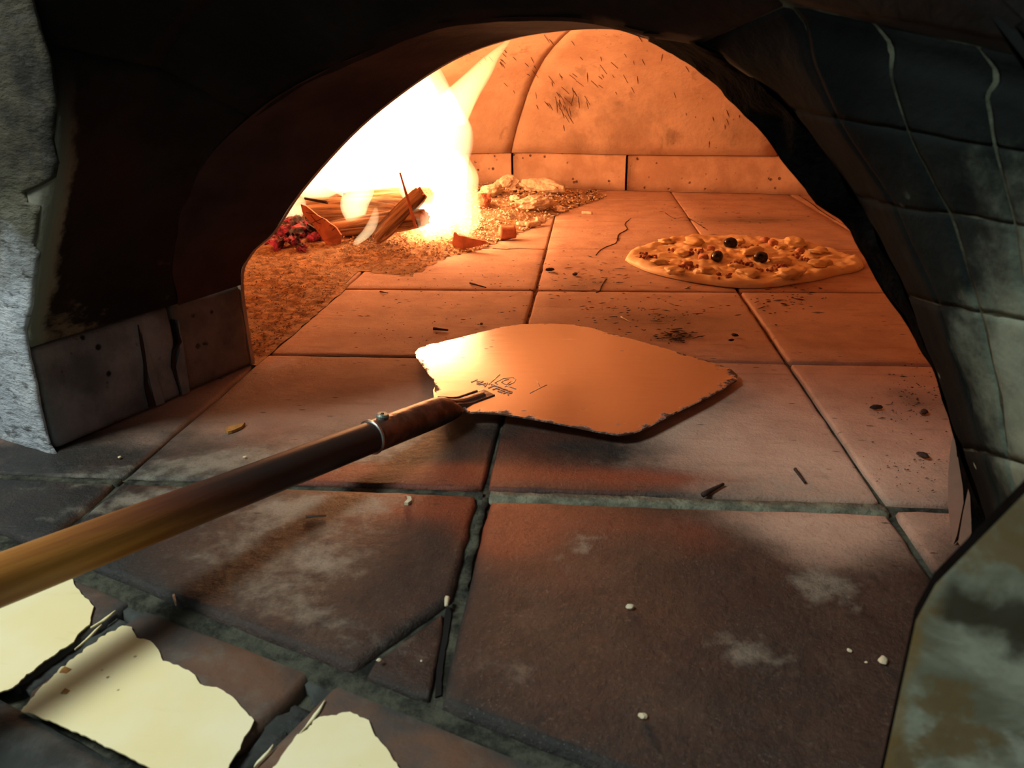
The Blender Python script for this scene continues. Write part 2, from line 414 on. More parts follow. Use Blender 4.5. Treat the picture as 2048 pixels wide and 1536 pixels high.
def wear_and_light(x, y):
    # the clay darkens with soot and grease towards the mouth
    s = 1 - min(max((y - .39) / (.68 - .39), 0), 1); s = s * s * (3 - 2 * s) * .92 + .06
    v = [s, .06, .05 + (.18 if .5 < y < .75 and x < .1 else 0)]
    for (bx, by, rx, ry, an, ch, amt) in BL:
        dx, dy = x - bx, y - by
        if abs(dx) + abs(dy) > .3: continue
        a = (dx * cos(an) + dy * sin(an)) / rx; b = (-dx * sin(an) + dy * cos(an)) / ry
        v[ch] += amt * math.exp(-(a * a + b * b) * .9)
    return [min(max(c, 0), 1) for c in v]
def paint(o, fn):
    me = o.data; at = me.color_attributes.new('wear_and_light', 'FLOAT_COLOR', 'POINT')
    for i, vv in enumerate(me.vertices):
        c = fn(vv.co); at.data[i].color = (c[0], c[1], c[2], 1)
floor = frompy('floor', [UVZ(-1.5, -.1, -.034), UVZ(1.2, -.1, -.034), UVZ(1.2, 2.2, -.034), UVZ(-1.5, 2.2, -.034),
                         UVZ(-1.5, .205, -.004), UVZ(1.2, .205, -.004), UVZ(1.2, 2.2, -.004), UVZ(-1.5, 2.2, -.004), UVZ(-1.5, -.1, -.012), UVZ(1.2, -.1, -.012), UVZ(1.2, .2, -.012), UVZ(-1.5, .2, -.012)],
               [(0, 3, 2, 1), (4, 5, 6, 7), (8, 9, 10, 11), (11, 10, 5, 4), (0, 1, 9, 8), (1, 2, 6, 5, 10, 9), (2, 3, 7, 6), (3, 0, 8, 11, 4, 7)], M_MORTAR, kind='structure')

def slab(name, poly, ztop, mat, parent, depth=.02, inset=.003, grid=.02, jit=.0009, round_=.0016, wear_light_fn=None, rough_z=.0004, seed=0, props=None):
    """a tile: convex polygon in the floor plane, jittered outline, rounded rim"""
    n = len(poly); P = [Vector((p[0], p[1], 0)) for p in poly]
    area = sum(P[i].x * P[(i + 1) % n].y - P[(i + 1) % n].x * P[i].y for i in range(n))
    if area < 0: P.reverse()
    # inset
    Q = []
    for i in range(n):
        a, b, c = P[i - 1], P[i], P[(i + 1) % n]
        e1 = (b - a).normalized(); e2 = (c - b).normalized()
        n1 = Vector((-e1.y, e1.x, 0)); n2 = Vector((-e2.y, e2.x, 0))
        m = (n1 + n2); m = m / max(m.dot(n1), .3)
        Q.append(b + m * inset)
    bm = bmesh.new(); vs = [bm.verts.new(q) for q in Q]; bm.faces.new(vs)
    xs = [q.x for q in Q]; ys = [q.y for q in Q]
    k = math.ceil(min(xs) / grid)
    while k * grid < max(xs):
        bmesh.ops.bisect_plane(bm, geom=bm.verts[:] + bm.edges[:] + bm.faces[:], plane_co=(k * grid, 0, 0), plane_no=(1, 0, 0)); k += 1
    k = math.ceil(min(ys) / grid)
    while k * grid < max(ys):
        bmesh.ops.bisect_plane(bm, geom=bm.verts[:] + bm.edges[:] + bm.faces[:], plane_co=(0, k * grid, 0), plane_no=(0, 1, 0)); k += 1
    bmesh.ops.remove_doubles(bm, verts=bm.verts, dist=.0012)
    for v in bm.verts: v.co.z = fnz(v.co, 18, seed) * rough_z
    nrm = {}
    for e in bm.edges:
        if e.is_boundary:
            f = e.link_faces[0]; c = f.calc_center_median(); d = e.verts[1].co - e.verts[0].co
            nn = Vector((d.y, -d.x, 0)).normalized()
            if nn.dot((e.verts[0].co + e.verts[1].co) / 2 - c) < 0: nn = -nn
            for v in e.verts: nrm[v] = nrm.get(v, Vector((0, 0, 0))) + nn
    for v in nrm:
        nrm[v].normalize(); v.co += nrm[v] * (fnz(v.co, 70, seed + 5) * jit)
    # ordered loops outward
    ring = list(nrm.keys()); idx = {v: i for i, v in enumerate(ring)}
    bed = [e for e in bm.edges if e.is_boundary]
    prev = {v: v for v in ring}
    steps = [(inset * .6, -round_ * .35), (inset, -round_ * 1.6), (inset * 1.02, -depth)]
    for off, dz in steps:
        cur = {}
        for v in ring:
            cur[v] = bm.verts.new(v.co + nrm[v] * off + Vector((0, 0, dz)))
        for e in bed:
            a, b = e.verts
            try: bm.faces.new((prev[a], prev[b], cur[b], cur[a]))
            except ValueError: pass
        prev = cur
    bmesh.ops.recalc_face_normals(bm, faces=bm.faces)
    bmesh.ops.translate(bm, verts=bm.verts, vec=(0, 0, ztop))
    o = frombm(name, bm, mat, parent, True, **(props or {}))
    if wear_light_fn: paint(o, wear_light_fn)
    return o
wf = lambda c: wear_and_light(c.x, c.y)

def clip(poly, pt, nr):
    """keep the side of a 2D polygon where (p-pt).nr > 0"""
    out = []; n = len(poly)
    for i in range(n):
        a, b = Vector(poly[i]).to_2d(), Vector(poly[(i + 1) % n]).to_2d()
        da, db = (a - pt).dot(nr), (b - pt).dot(nr)
        if da >= 0: out.append(a)
        if da * db < 0: out.append(a + (b - a) * (da / (da - db)))
    return out
LX = [-1.08, -.82, -.566, -.3131, -.0645, .1867, .437, .69, .94]
TY = [.437, .6899, .942, 1.1938, 1.447, 1.70, 1.95, 2.2]
V2 = V.to_2d(); A2 = A.to_2d()
for j in range(len(TY) - 1):
    for i in range(len(LX) - 1):
        x0, x1, y0, y1 = LX[i], LX[i + 1], TY[j], TY[j + 1]
        g = .0014 + .0005 * random.random()
        gx0 = gx1 = g
        yb, yt = y0 + g, y1 - g
        if j == 0: yb = y0 + .0015; yt = y1 - .0022
        if j >= 3: gx0 = gx1 = .0009; yb = y0 + .0007; yt = y1 - .0007
        poly = [(x0 + gx0, yb), (x1 - gx1, yb), (x1 - gx1, yt), (x0 + gx0, yt)]
        c = Vector(((x0 + x1) / 2, (y0 + y1) / 2))
        u, v = c.dot(A2), c.dot(V2)
        if v > 2.05 or v < .1 or u < -1.35 or u > .85: continue
        slab('hearth_tile', poly, random.uniform(-.0005, .0006), M_TILE, floor, wear_light_fn=wf, seed=i * 7 + j * 13,
             grid=.02 if y0 < 1 else .035, inset=.003 if j < 2 else .0018, jit=.0009 if j < 3 else .0004)
# front row, cut by the slanting lip of the mouth
lip = UVZ(0, .212, 0).to_2d()
def front(poly, inset=.0045, **k):
    q = clip(poly, lip, V2)
    if len(q) > 2: return slab('hearth_tile', q, k.pop('z', 0.), M_TILE, floor, wear_light_fn=wf, inset=inset, round_=.0035 if inset > .003 else .002, grid=.012, **k)
front([(-.80, .12), (-.566, .12), (-.566, .432), (-.80, .432)], seed=2)
front([(-.563, .12), (-.3145, .12), (-.3145, .432), (-.563, .432)], seed=3)
# big left slab with the broken-off corner
pA, pB, pC = PZ(912, 1202).to_2d(), PZ(722, 1322).to_2d(), PZ(868, 1392).to_2d()
front([(-.3115, .12), (pB.x - .03, .12), (pB.x, pB.y - .002), (pA.x - .002, pA.y + .003), (-.0668, .432), (-.3115, .432)], seed=4)
front([(pB.x + .005, pB.y + .001), (pB.x + .002, pB.y - .02), (pC.x - .002, pC.y - .01), (pC.x - .002, pC.y), (pA.x - .004, pA.y - .004)], seed=5, z=-.0015, inset=.0022)
front([(-.0600, .05), (.1855, .05), (.1855, .4235), (-.0600, .4235)], seed=6, z=.0008)
front([(.1893, .05), (.42, .05), (.42, .430), (.1893, .430)], seed=7)
# the wide mortar seam that is filled almost flush
def ribbon(name, pts, wid, z, mat, parent=None, thick=.001, jit=.25, n=6, seed=0, surf=None, props=None, taper=False):
    P = catmull([Vector(p) for p in pts], n); vs = []; fs = []
    for i, p in enumerate(P):
        t = (P[min(i + 1, len(P) - 1)] - P[max(i - 1, 0)]).normalized()
        up = surf if surf is not None else Vector((0, 0, 1)); s = t.cross(up).normalized()
        w_ = wid * (1 + jit * fnz(p * 1.0, 160, seed))
        if taper: w_ *= max(.15, sin(pi * (i + .5) / len(P)))
        off = s * (fnz(p, 90, seed + 9) * wid * jit)
        q = p + off + up * z
        vs += [q - s * w_ / 2 - up * thick, q - s * w_ * .4, q + s * w_ * .4, q + s * w_ / 2 - up * thick]
    for i in range(len(P) - 1):
        a = i * 4
        for k in range(3): fs.append((a + k, a + k + 1, a + k + 5, a + k + 4))
    fs.append((3, 2, 1, 0)); e = (len(P) - 1) * 4; fs.append((e, e + 1, e + 2, e + 3))
    return frompy(name, vs, fs, mat, parent, True, **(props or {}))
ribbon('mortar_seam', [(-.06, .4305, 0), (0, .431, 0), (.06, .4305, 0), (.12, .431, 0), (.186, .4315, 0)], .013, -.0009, M_SEAM, floor, .004, .12, 12, 3)
ribbon('mortar_seam', [(-.31, .4345, 0), (-.2, .434, 0), (-.065, .434, 0)], .007, -.0015, M_MORTAR, floor, .004, .2, 14, 4)
ribbon('mortar_seam', [(-.55, .4345, 0), (-.42, .4345, 0), (-.315, .434, 0)], .007, -.0008, M_MORTAR, floor, .004, .3, 12, 5)
ribbon('mortar_seam', [(-.31, .6895, 0), (-.25, .6895, 0), (-.16, .69, 0)], .004, -.0012, M_JOINT, floor, .003, .3, 12, 6)
ribbon('mortar_seam', [(-.0625, .335, 0), (-.0625, .38, 0), (-.0625, .43, 0)], .0045, -.0018, M_MORTAR, floor, .004, .4, 14, 7)
# cracks in the clay
for pts in [[(1262, 436), (1250, 447), (1254, 458), (1238, 468), (1236, 480)], [(1236, 470), (1232, 485), (1215, 492), (1200, 500), (1192, 510)],
            [(1213, 557), (1205, 568), (1200, 580), (1192, 584)], [(1330, 425), (1350, 437), (1372, 434), (1400, 450), (1415, 460)],
            [(1590, 385), (1625, 408), (1640, 420), (1680, 445), (1718, 462)], [(1400, 432), (1480, 434), (1560, 431), (1625, 432)],
            [(985, 496), (1010, 498), (1040, 497), (1088, 499)]]:
    ribbon('crack', [PZ(x, y, .0006) for x, y in pts], .0014, 0, M_CHAR, floor, .0009, .5, 5, pts[0][0])


# ------------------------------------------------------------------ the counter ledge in front of the hearth
ledge = frompy('trim_1', [UVZ(-1.2, -.10, -.030), UVZ(.6, -.10, -.030), UVZ(.6, .135, -.030), UVZ(-1.2, .135, -.030)], [(0, 1, 2, 3)], M_TRIM, None, kind='structure')
def uvpoly(l): return [UVZ(u, v) for u, v in l]
LT = []
for i, (u0, u1) in enumerate([(-.86, -.60), (-.596, -.334), (-.327, -.214), (-.203, .0), (.006, .2)]):
    pts = {2: [(-.326, .139), (-.213, .139), (-.213, .210), (-.328, .2065)], 1: [(-.60, .139), (-.332, .139), (-.336, .2075), (-.60, .2095)]}.get(i, [(u0, .06 if i > 2 else .139), (u1, .06 if i > 2 else .139), (u1, .2115), (u0, .2115)])
    o = slab('ledge_tile', uvpoly(pts), -.005, M_LEDGE, ledge, depth=.018, inset=.005, grid=.02, jit=.0012, round_=.004, seed=40 + i)
    LT.append(o)
# dark rolled edge along the counter front
def roll(name, u0, u1, vc, zc, r, mat, parent):
    vs = []; fs = []; n = 50; m = 10
    for i in range(n + 1):
        u = u0 + (u1 - u0) * i / n
        for k in range(m):
            a = 2 * pi * k / m; rr = r * (1 + .08 * nz((u, k, 0), 30))
            vs.append(UVZ(u, vc + cos(a) * rr * 1.6, zc + sin(a) * rr))
    for i in range(n):
        for k in range(m): fs.append((i * m + k, i * m + (k + 1) % m, (i + 1) * m + (k + 1) % m, (i + 1) * m + k))
    return frompy(name, vs, fs, mat, parent, True)
roll('edge_trim', -1.0, -.205, .118, -.012, .0105, M_TRIM, ledge)
roll('edge_trim', -1.0, -.205, .092, -.016, .010, M_LEDGE, ledge)
# mortar heaped in the groove under the lip
ribbon('mortar_seam', [UVZ(-.60, .2015), UVZ(-.45, .203), UVZ(-.3, .2035), UVZ(-.2, .204), UVZ(-.05, .206), UVZ(.1, .207)], .013, -.0075, M_TRIM, floor, .004, .35, 20, 11)
ribbon('mortar_seam', [UVZ(-.331, .142), UVZ(-.331, .165), UVZ(-.332, .195)], .011, -.0085, M_TRIM, ledge, .004, .3, 12, 12)
ribbon('mortar_seam', [UVZ(-.208, .10), UVZ(-.208, .15), UVZ(-.208, .19)], .013, -.0085, M_TRIM, ledge, .004, .35, 12, 13)

GAP = True
# cream paint left on the ledge tiles
def flake(name, px, z, mat, parent, th=.0007, jit=1.6, n=5, seed=0, props=None):
    P = []
    m = len(px)
    for i in range(m):
        a, b = px[i], px[(i + 1) % m]
        L = math.hypot(b[0] - a[0], b[1] - a[1]); k = max(1, int(L / 7))
        for j in range(k):
            t = j / k; P.append((a[0] + (b[0] - a[0]) * t, a[1] + (b[1] - a[1]) * t))
    rr = random.Random(seed)
    P = [(x + rr.uniform(-jit, jit) + 2.2 * jit * nz((x, y, 0), .045, seed), y + rr.uniform(-jit, jit) + 2.2 * jit * nz((x, y, 5), .045, seed)) for x, y in P]
    bm = bmesh.new()
    top = [bm.verts.new(PZ(x, y, z)) for x, y in P]; f = bm.faces.new(top)
    bot = [bm.verts.new(v.co - Vector((0, 0, th))) for v in top]
    for i in range(len(top)):
        j = (i + 1) % len(top); bm.faces.new((top[i], bot[i], bot[j], top[j]))
    bmesh.ops.triangulate(bm, faces=[f]); bmesh.ops.recalc_face_normals(bm, faces=bm.faces)
    return frombm(name, bm, mat, parent, False, **(props or {}))
ZL = -.0038
flake('gap_dark_sheet', [(893, 1213), (904, 1215), (896, 1270), (886, 1330), (882, 1390), (870, 1394), (874, 1330), (884, 1270)], -.0030, M_VOID, floor, .0006, .6, seed=9)  # black sheet painted in for the shade inside the gap
flake('paint_patch', [(-120, 1100), (0, 1112), (28, 1116), (60, 1135), (110, 1150), (145, 1158), (152, 1175), (186, 1212), (180, 1250), (150, 1275), (133, 1292), (60, 1345), (25, 1375), (0, 1385), (-200, 1400), (-300, 1200)], ZL, M_PAINT, LT[1], seed=1)
flake('paint_patch', [(262, 1252), (272, 1276), (300, 1280), (318, 1300), (325, 1320), (355, 1330), (385, 1345), (400, 1368), (440, 1376), (465, 1395), (488, 1420), (508, 1440), (500, 1462), (485, 1480), (470, 1510), (440, 1560), (330, 1550), (250, 1510), (150, 1462), (100, 1440), (42, 1420), (70, 1385), (120, 1340), (190, 1280), (235, 1255)], ZL, M_PAINT, LT[2], seed=2)
flake('paint_patch', [(700, 1422), (735, 1440), (750, 1470), (775, 1500), (800, 1540), (830, 1600), (760, 1700), (560, 1700), (500, 1620), (545, 1536), (590, 1475), (640, 1435)], ZL, M_PAINT, LT[3], seed=3)
for k, (a, b) in enumerate([((232, 1222), (180, 1255)), ((205, 1250), (150, 1300)), ((652, 1402), (600, 1470)), ((545, 1490), (510, 1536))]):
    ribbon('paint_sliver', [PZ(a[0], a[1], -.0045), PZ((a[0] + b[0]) / 2, (a[1] + b[1]) / 2 + 2, -.0045), PZ(b[0], b[1], -.0045)], .0014, .0006, M_PAINT, LT[1] if k < 2 else LT[3], .0008, .6, 6, k, taper=True)
for k, (x, y, r, m) in enumerate([(130, 1340, 12, M_LEAF), (130, 1382, 9, M_LEAF)]):
    flake('bare_chip', [(x - r, y + r * .4), (x, y - r * .6), (x + r, y - r * .2), (x + r * .2, y + r * .5)], ZL + .0003, m, LT[2], .0004, .8, seed=k)

# ------------------------------------------------------------------ mouth of the oven: jambs, ring and vault
def K(px, py, v): p = PV(px, py, v); return Vector((p.dot(A), v, p.z))
c0 = [(-.537, .495, 0), (-.536, .495, .078), (-.519, .495, .107), (-.488, .495, .129), (-.452, .495, .165), (-.395, .495, .210), (-.346, .495, .240), (-.302, .495, .261), (-.263, .495, .272), (-.226, .495, .2765), (-.185, .495, .2765),
      (-.159, .495, .270), (-.127, .495, .251), (-.111, .495, .238), (-.095, .495, .224), (-.079, .495, .207), (-.063, .495, .187), (-.040, .495, .168), (-.014, .495, .134), (.013, .495, .101), (.037, .495, .068), (.049, .495, .030), (.058, .495, 0)]
c1 = [(-.534, .415, 0), (-.524, .415, .081), (-.522, .415, .111), (-.510, .415, .139), (-.494, .415, .167), (-.454, .415, .205), (-.386, .415, .242), (-.306, .415, .268), (-.262, .415, .279), (-.22, .415, .2805), (-.175, .415, .2785)]
c1 += [tuple(K(x, y, .415)) for x, y in [(1290, 66), (1400, 90), (1480, 140), (1580, 220), (1645, 303), (1705, 390), (1760, 485), (1812, 592), (1865, 730), (1920, 900), (1975, 1060)]] + [(.057, .415, 0)]
cm = [(-.535, .36, 0), (-.526, .36, .081), (-.516, .36, .115), (-.500, .36, .15), (-.482, .36, .185), (-.452, .36, .232), (-.410, .36, .275), (-.335, .36, .31), (-.285, .36, .325), (-.235, .36, .33), (-.185, .36, .325)]
cm += [tuple(K(x, y, .36)) for x, y in [(1330, -110), (1572, 12), (1625, 130), (1672, 238), (1725, 325), (1785, 415), (1828, 510), (1872, 612), (1920, 745), (1965, 905), (2005, 1060)]] + [(.060, .36, 0)]
c2 = [(-.535, .294, 0), (-.527, .294, .081), (-.506, .294, .119), (-.477, .294, .167), (-.449, .294, .209), (-.439, .294, .242), (-.444, .294, .293), (-.40, .294, .35), (-.33, .294, .375), (-.25, .294, .385), (-.17, .294, .38)]
c2 += [tuple(K(x, y, .294)) for x, y in [(1600, -330), (2150, 140), (2150, 235), (2150, 325), (2150, 395), (2150, 468), (2150, 560), (2150, 660), (2140, 800), (2120, 950), (2110, 1090)]] + [(.062, .294, 0)]
NS = 5
C0, C1, CM, C2 = [catmull(c, NS) for c in (c0, c1, cm, c2)]
NP = len(C0)
for c in (C0, C1, CM, C2): c[-1].z = 0
def uvw(p): return UVZ(p.x, p.y, p.z)
def vault(s, t):
    """s: key parameter 0..22 along the arch; t 0..2: C1 -> CM -> C2"""
    i = min(int(s * NS), NP - 2); f = s * NS - i
    a, b, c = [X[i].lerp(X[i + 1], f) for X in (C1, CM, C2)]
    p = a.lerp(b, t) if t < 1 else b.lerp(c, t - 1)
    return uvw(p)
def vault_n(s, t):
    e = .05; a = vault(min(s + e, 22), t) - vault(max(s - e, 0), t); b = vault(s, min(t + e, 2)) - vault(s, max(t - e, 0))
    return a.cross(b).normalized()   # sign fixed below
def outward(s, t):
    n = vault_n(s, t); c = UVZ(-.24, .36, .10)
    n = n if n.dot(vault(s, t) - c) > 0 else -n
    n = n - V * n.dot(V) * .95   # keep the thickness inside the wall
    return n.normalized()
def shell_panel(name, s0, s1, t0, t1, mat, parent, ns, nt, gap=.06, th=.03, rough=.0012, wear_light_fn=None, sink=0., gapt=None):
    s0 += gap; s1 -= gap; g2 = gap * .5 if gapt is None else gapt; t0 += g2; t1 -= g2
    vs = []; fs = []; W = nt + 1
    for i in range(ns + 1):
        for j in range(nt + 1):
            s = s0 + (s1 - s0) * i / ns; t = t0 + (t1 - t0) * j / nt
            o = outward(s, t); p = vault(s, t); edge = (i in (0, ns)) or (j in (0, nt))
            p = p + o * (sink + (.0007 if edge else 0)) + o * (fnz(p, 35) * rough)
            vs.append(p)
    m = len(vs)
    for i in range(ns + 1):
        for j in range(nt + 1):
            s = s0 + (s1 - s0) * i / ns; t = t0 + (t1 - t0) * j / nt
            vs.append(vault(s, t) + outward(s, t) * th)
    for i in range(ns):
        for j in range(nt):
            a = i * W + j; fs.append((a, a + 1, a + W + 1, a + W)); fs.append((m + a, m + a + W, m + a + W + 1, m + a + 1))
    for i in range(ns):
        a = i * W; b = a + W; fs.append((a, b, m + b, m + a)); a += nt; b += nt; fs.append((a, m + a, m + b, b))
    for j in range(nt):
        a = j; fs.append((a, m + a, m + a + 1, a + 1)); a = ns * W + j; fs.append((a, a + 1, m + a + 1, m + a))
    o = frompy(name, vs, fs, mat, parent, True)
    bm = bmesh.new(); bm.from_mesh(o.data); bmesh.ops.recalc_face_normals(bm, faces=bm.faces); bm.to_mesh(o.data); bm.free()
    if wear_light_fn: paint(o, wear_light_fn)
    return o
def loft_mesh(name, X, Y, mat, parent=None, i0=0, i1=None, sub=4, rough=.001, **props):
    i1 = len(X) - 1 if i1 is None else i1; vs = []; fs = []; W = sub + 1
    for i in range(i0, i1 + 1):
        for j in range(W):
            p = uvw(X[i].lerp(Y[i], j / sub)); r = nz(p, 50) * rough
            vs.append(p + Vector((r, r, r * .5)) * (1 if 0 < p.z else 0))
    n = i1 - i0
    for i in range(n):
        for j in range(sub): a = i * W + j; fs.append((a, a + 1, a + W + 1, a + W))
    return frompy(name, vs, fs, mat, parent, True, **props)
# structural shells behind the blocks
wall_right = empty('wall_right', UVZ(.1, .36, 0), kind='structure')
wall_left = empty('wall_left', UVZ(-.56, .36, 0), kind='structure')
ceil_v = empty('ceiling', UVZ(-.24, .36, .3), kind='structure')
def P_(o_root, o): to_local(o_root, o); return o
# bedding behind the right-hand bricks, seen in their joints
P_(wall_right, shell_panel('mortar_bed', 11.2, 22, -.12, 2, M_JOINT, None, 50, 14, 0, .04, .0004, sink=.0012))
def vault_falloff(c):  # pale patches, plus light falloff painted as darker brick inward and upward
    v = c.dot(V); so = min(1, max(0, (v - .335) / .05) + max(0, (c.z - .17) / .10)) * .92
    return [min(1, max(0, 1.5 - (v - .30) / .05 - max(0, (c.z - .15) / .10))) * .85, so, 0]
SC = [12, 14, 16, 18, 20, 22]; TC = [0, 1, 1.36, 1.72, 2]
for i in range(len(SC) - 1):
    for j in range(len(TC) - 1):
        P_(wall_right, shell_panel('vault_brick', SC[i], SC[i + 1], TC[j], TC[j + 1], M_VAULT, None, 18, 12, .018, .03, .0011, vault_falloff, gapt=.010))
P_(ceil_v, shell_panel('vault_panel', 5.58, 12, -.06, 1.0, M_SOOT, None, 40, 6, .0, .03, .0008, gapt=0))
P_(ceil_v, shell_panel('vault_panel', 5.6, 12, 1.0, 2.0, M_SOOT, None, 40, 6, .0, .03, .0008, gapt=0))
P_(wall_left, shell_panel('jamb_panel', 1.03, 5.6, -.06, 2, M_SOOT, None, 40, 16, .0, .03, .0014, gapt=0))
# lower blocks of the left jamb
def box_uv(name, u0, u1, v0, v1, z0, z1, mat, parent, bev=.004, cuts=10, rough=.0012, seed=0):
    bm = bmesh.new(); bmesh.ops.create_cube(bm, size=1)
    for v in bm.verts:
        v.co = Vector((u0 + (v.co.x + .5) * (u1 - u0), v0 + (v.co.y + .5) * (v1 - v0), z0 + (v.co.z + .5) * (z1 - z0)))
    bmesh.ops.bevel(bm, geom=bm.edges[:], offset=bev, segments=2, affect='EDGES', profile=.6)
    big = [e for e in bm.edges if e.calc_length() > .02]
    bmesh.ops.subdivide_edges(bm, edges=big, cuts=cuts, use_grid_fill=True)
    for v in bm.verts:
        p = v.co.copy(); v.co = uvw(p); 
        d = fnz(v.co, 40, seed) * rough; v.co += Vector((d, d * .5, d * .6))
    bmesh.ops.recalc_face_normals(bm, faces=bm.faces)
    o = frombm(name, bm, mat, None, True)
    if parent is not None: to_local(parent, o)
    return o
box_uv('jamb_block', -.60, -.534, .297, .4135, .0012, .0795, M_BLOCK, wall_left, seed=1)
box_uv('jamb_block', -.60, -.5355, .4165, .4935, .0012, .079, M_BLOCK2, wall_left, seed=2)
# pale mortar wedges in the broken joint between them
def wedge(px, du, mat):
    vs = [PV_u(x, y, -.5335 + du) for x, y in px]; n = len(vs)
    b = [v - A * .006 for v in vs]
    return P_(wall_left, frompy('mortar_wedge', vs + b, [tuple(range(n))] + [(i, (i + 1) % n, n + (i + 1) % n, n + i) for i in range(n)], mat, None))
def PV_u(px, py, u):
    d = ray(px, py); return CAM + d * (u / d.dot(A))
M_WEDGE = mat_simple('pale_grey_repair_mortar', (.26, .28, .29), .9, .3, 60, .6, .001)
wedge([(284, 665), (292, 685), (300, 710), (312, 745), (330, 806), (313, 812), (302, 770), (295, 740), (290, 700)], .0007, M_WEDGE)
wedge([(357, 640), (366, 685), (372, 730), (380, 783), (366, 790), (352, 735), (360, 700)], .0007, M_WEDGE)
for px in [[(277, 650), (288, 690), (293, 725), (296, 765), (312, 812), (300, 815), (290, 770), (289, 730)], [(350, 640), (364, 684), (350, 705), (352, 740), (362, 790), (355, 770), (344, 735), (346, 700), (358, 685)]]:
    wedge(px, .0009, M_CHAR)

# ring of the inner arch
# on the right the arris of the ring stands nearer and hides the ring's depth
ar = [(1290, 76), (1345, 103), (1400, 145), (1452, 190), (1500, 240), (1552, 305), (1600, 365), (1652, 425), (1705, 470), (1752, 560), (1830, 680), (1884, 765), (1904, 850), (1930, 930), (1945, 1010)]
ce = [Vector(c) for c in c0[:11]]; 
vr = [.495, .480, .46, .445, .435, .43, .43, .43, .43, .43, .43, .43]
apx = [(1300, 80), (1400, 145), (1452, 190), (1500, 240), (1552, 305), (1600, 368), (1700, 462), (1750, 560), (1830, 680), (1884, 768), (1906, 860)]
ce += [K(x, y, vr[i]) for i, (x, y) in enumerate(apx)] + [K(1940, 1000, .47)]
ce[-1].z = 0
CE = catmull(ce, NS); CE[-1].z = 0
c0w = [Vector(c) for c in c0[:11]] + [Vector((p.x + min(.006 * i, .035), .497, p.z + (0 if i == 0 else max(.012 - .001 * i, 0)))) for i, p in enumerate(ce[11:])]
c0w[-1].z = 0
C0W = catmull(c0w, NS)
ring = loft_mesh('wall_front', CE, C1, M_RING, None, NS, 11 * NS, 8, .0012, kind='structure')
P_(ring, loft_mesh('ring_edge', CE, C1, M_EDGE, None, 11 * NS, NP - 1, 10, .0035))
P_(ring, loft_mesh('ring_back', C0W, CE, M_EDGE, None, 11 * NS, NP - 1, 3, .0012))
# pitted dark edge of the ring on the right, small broken teeth of clay
def strip_out(name, X, du, dv, mat, i0, i1, parent=None):
    """face wall between an arch outline and a big rectangle"""
    vs = []; fs = []
    pts = X[i0:i1 + 1]
    for p in pts:
        vs.append(uvw(p))
        c = Vector((-.24, p.y, .06)); d = Vector((p.x, p.y, p.z)) - c
        k = min((.9 if d.x > 0 else .85) / max(abs(d.x), 1e-4), .50 / max(d.z, 1e-4)) if d.z > 1e-4 else .85 / abs(d.x)
        q = c + d * max(k, 1.02); vs.append(UVZ(q.x, p.y, max(q.z, 0)))
    m = len(vs)
    vs += [v + V * dv for v in vs]
    for i in range(len(pts) - 1):
        a = i * 2; fs += [(a, a + 1, a + 3, a + 2), (m + a, m + a + 2, m + a + 3, m + a + 1), (a, a + 2, m + a + 2, m + a), (a + 1, m + a + 1, m + a + 3, a + 3)]
    return frompy(name, vs, fs, mat, parent, False)
strip_out('inner_face', C0W, 0, .004, M_INT, 0, NP - 1, ring)
outerX = C2[5:]
strip_out('outer_face', C2, 0, .03, M_SOOT, 30, NP - 1, ring)

# left plaster column of the facade, broken edge traced on its plane
edge = [(108, 905), (98, 890), (92, 870), (78, 810), (72, 770), (60, 720), (54, 690), (50, 660), (56, 640), (64, 610), (66, 580), (72, 540), (78, 505), (66, 492), (72, 470), (76, 430), (78, 412), (52, 405), (48, 385), (82, 370), (108, 355), (114, 325), (104, 280), (112, 210), (98, 120), (78, 60), (62, 0), (40, -80), (0, -200)]
pe = [PUZ(x, y, .2925) for x, y in edge]; pe[0] = (pe[0][0], .0)
vs = []; fs = []; nc = 26; nr = len(pe)
for k, (u, z) in enumerate(pe):
    for j in range(nc + 1):
        uu = u - (u + 1.0) * (j / nc) ** 1.5
        p = UVZ(uu, .2925, max(z, 0)); d = (abs(fnz(p, 26)) * .0034 + abs(fnz(p, 80)) * .0012) * min(1, j / 5) + .0006
        vs.append(p - V * (d - (.0008 if j == 0 else 0)))
m = len(vs); vs += [v + V * .0016 for v in vs]; W = nc + 1
for k in range(nr - 1):
    for j in range(nc): a = k * W + j; fs.append((a, a + 1, a + W + 1, a + W))
    a = k * W; fs.append((a, a + W, m + a + W, m + a))
plaster = frompy('plaster_face', vs, fs, M_PLASTER, None, True)
bm = bmesh.new(); bm.from_mesh(plaster.data); bmesh.ops.subdivide_edges(bm, edges=[e for e in bm.edges if e.calc_length() > .008 and e.verts[0].co.z < .35], cuts=2, use_grid_fill=True)
for v in bm.verts: v.co -= V * (fnz(v.co, 95, 3) * .0005)
bmesh.ops.recalc_face_normals(bm, faces=bm.faces); bm.to_mesh(plaster.data); bm.free()
smooth(plaster); P_(wall_left, plaster)
flake_c = None

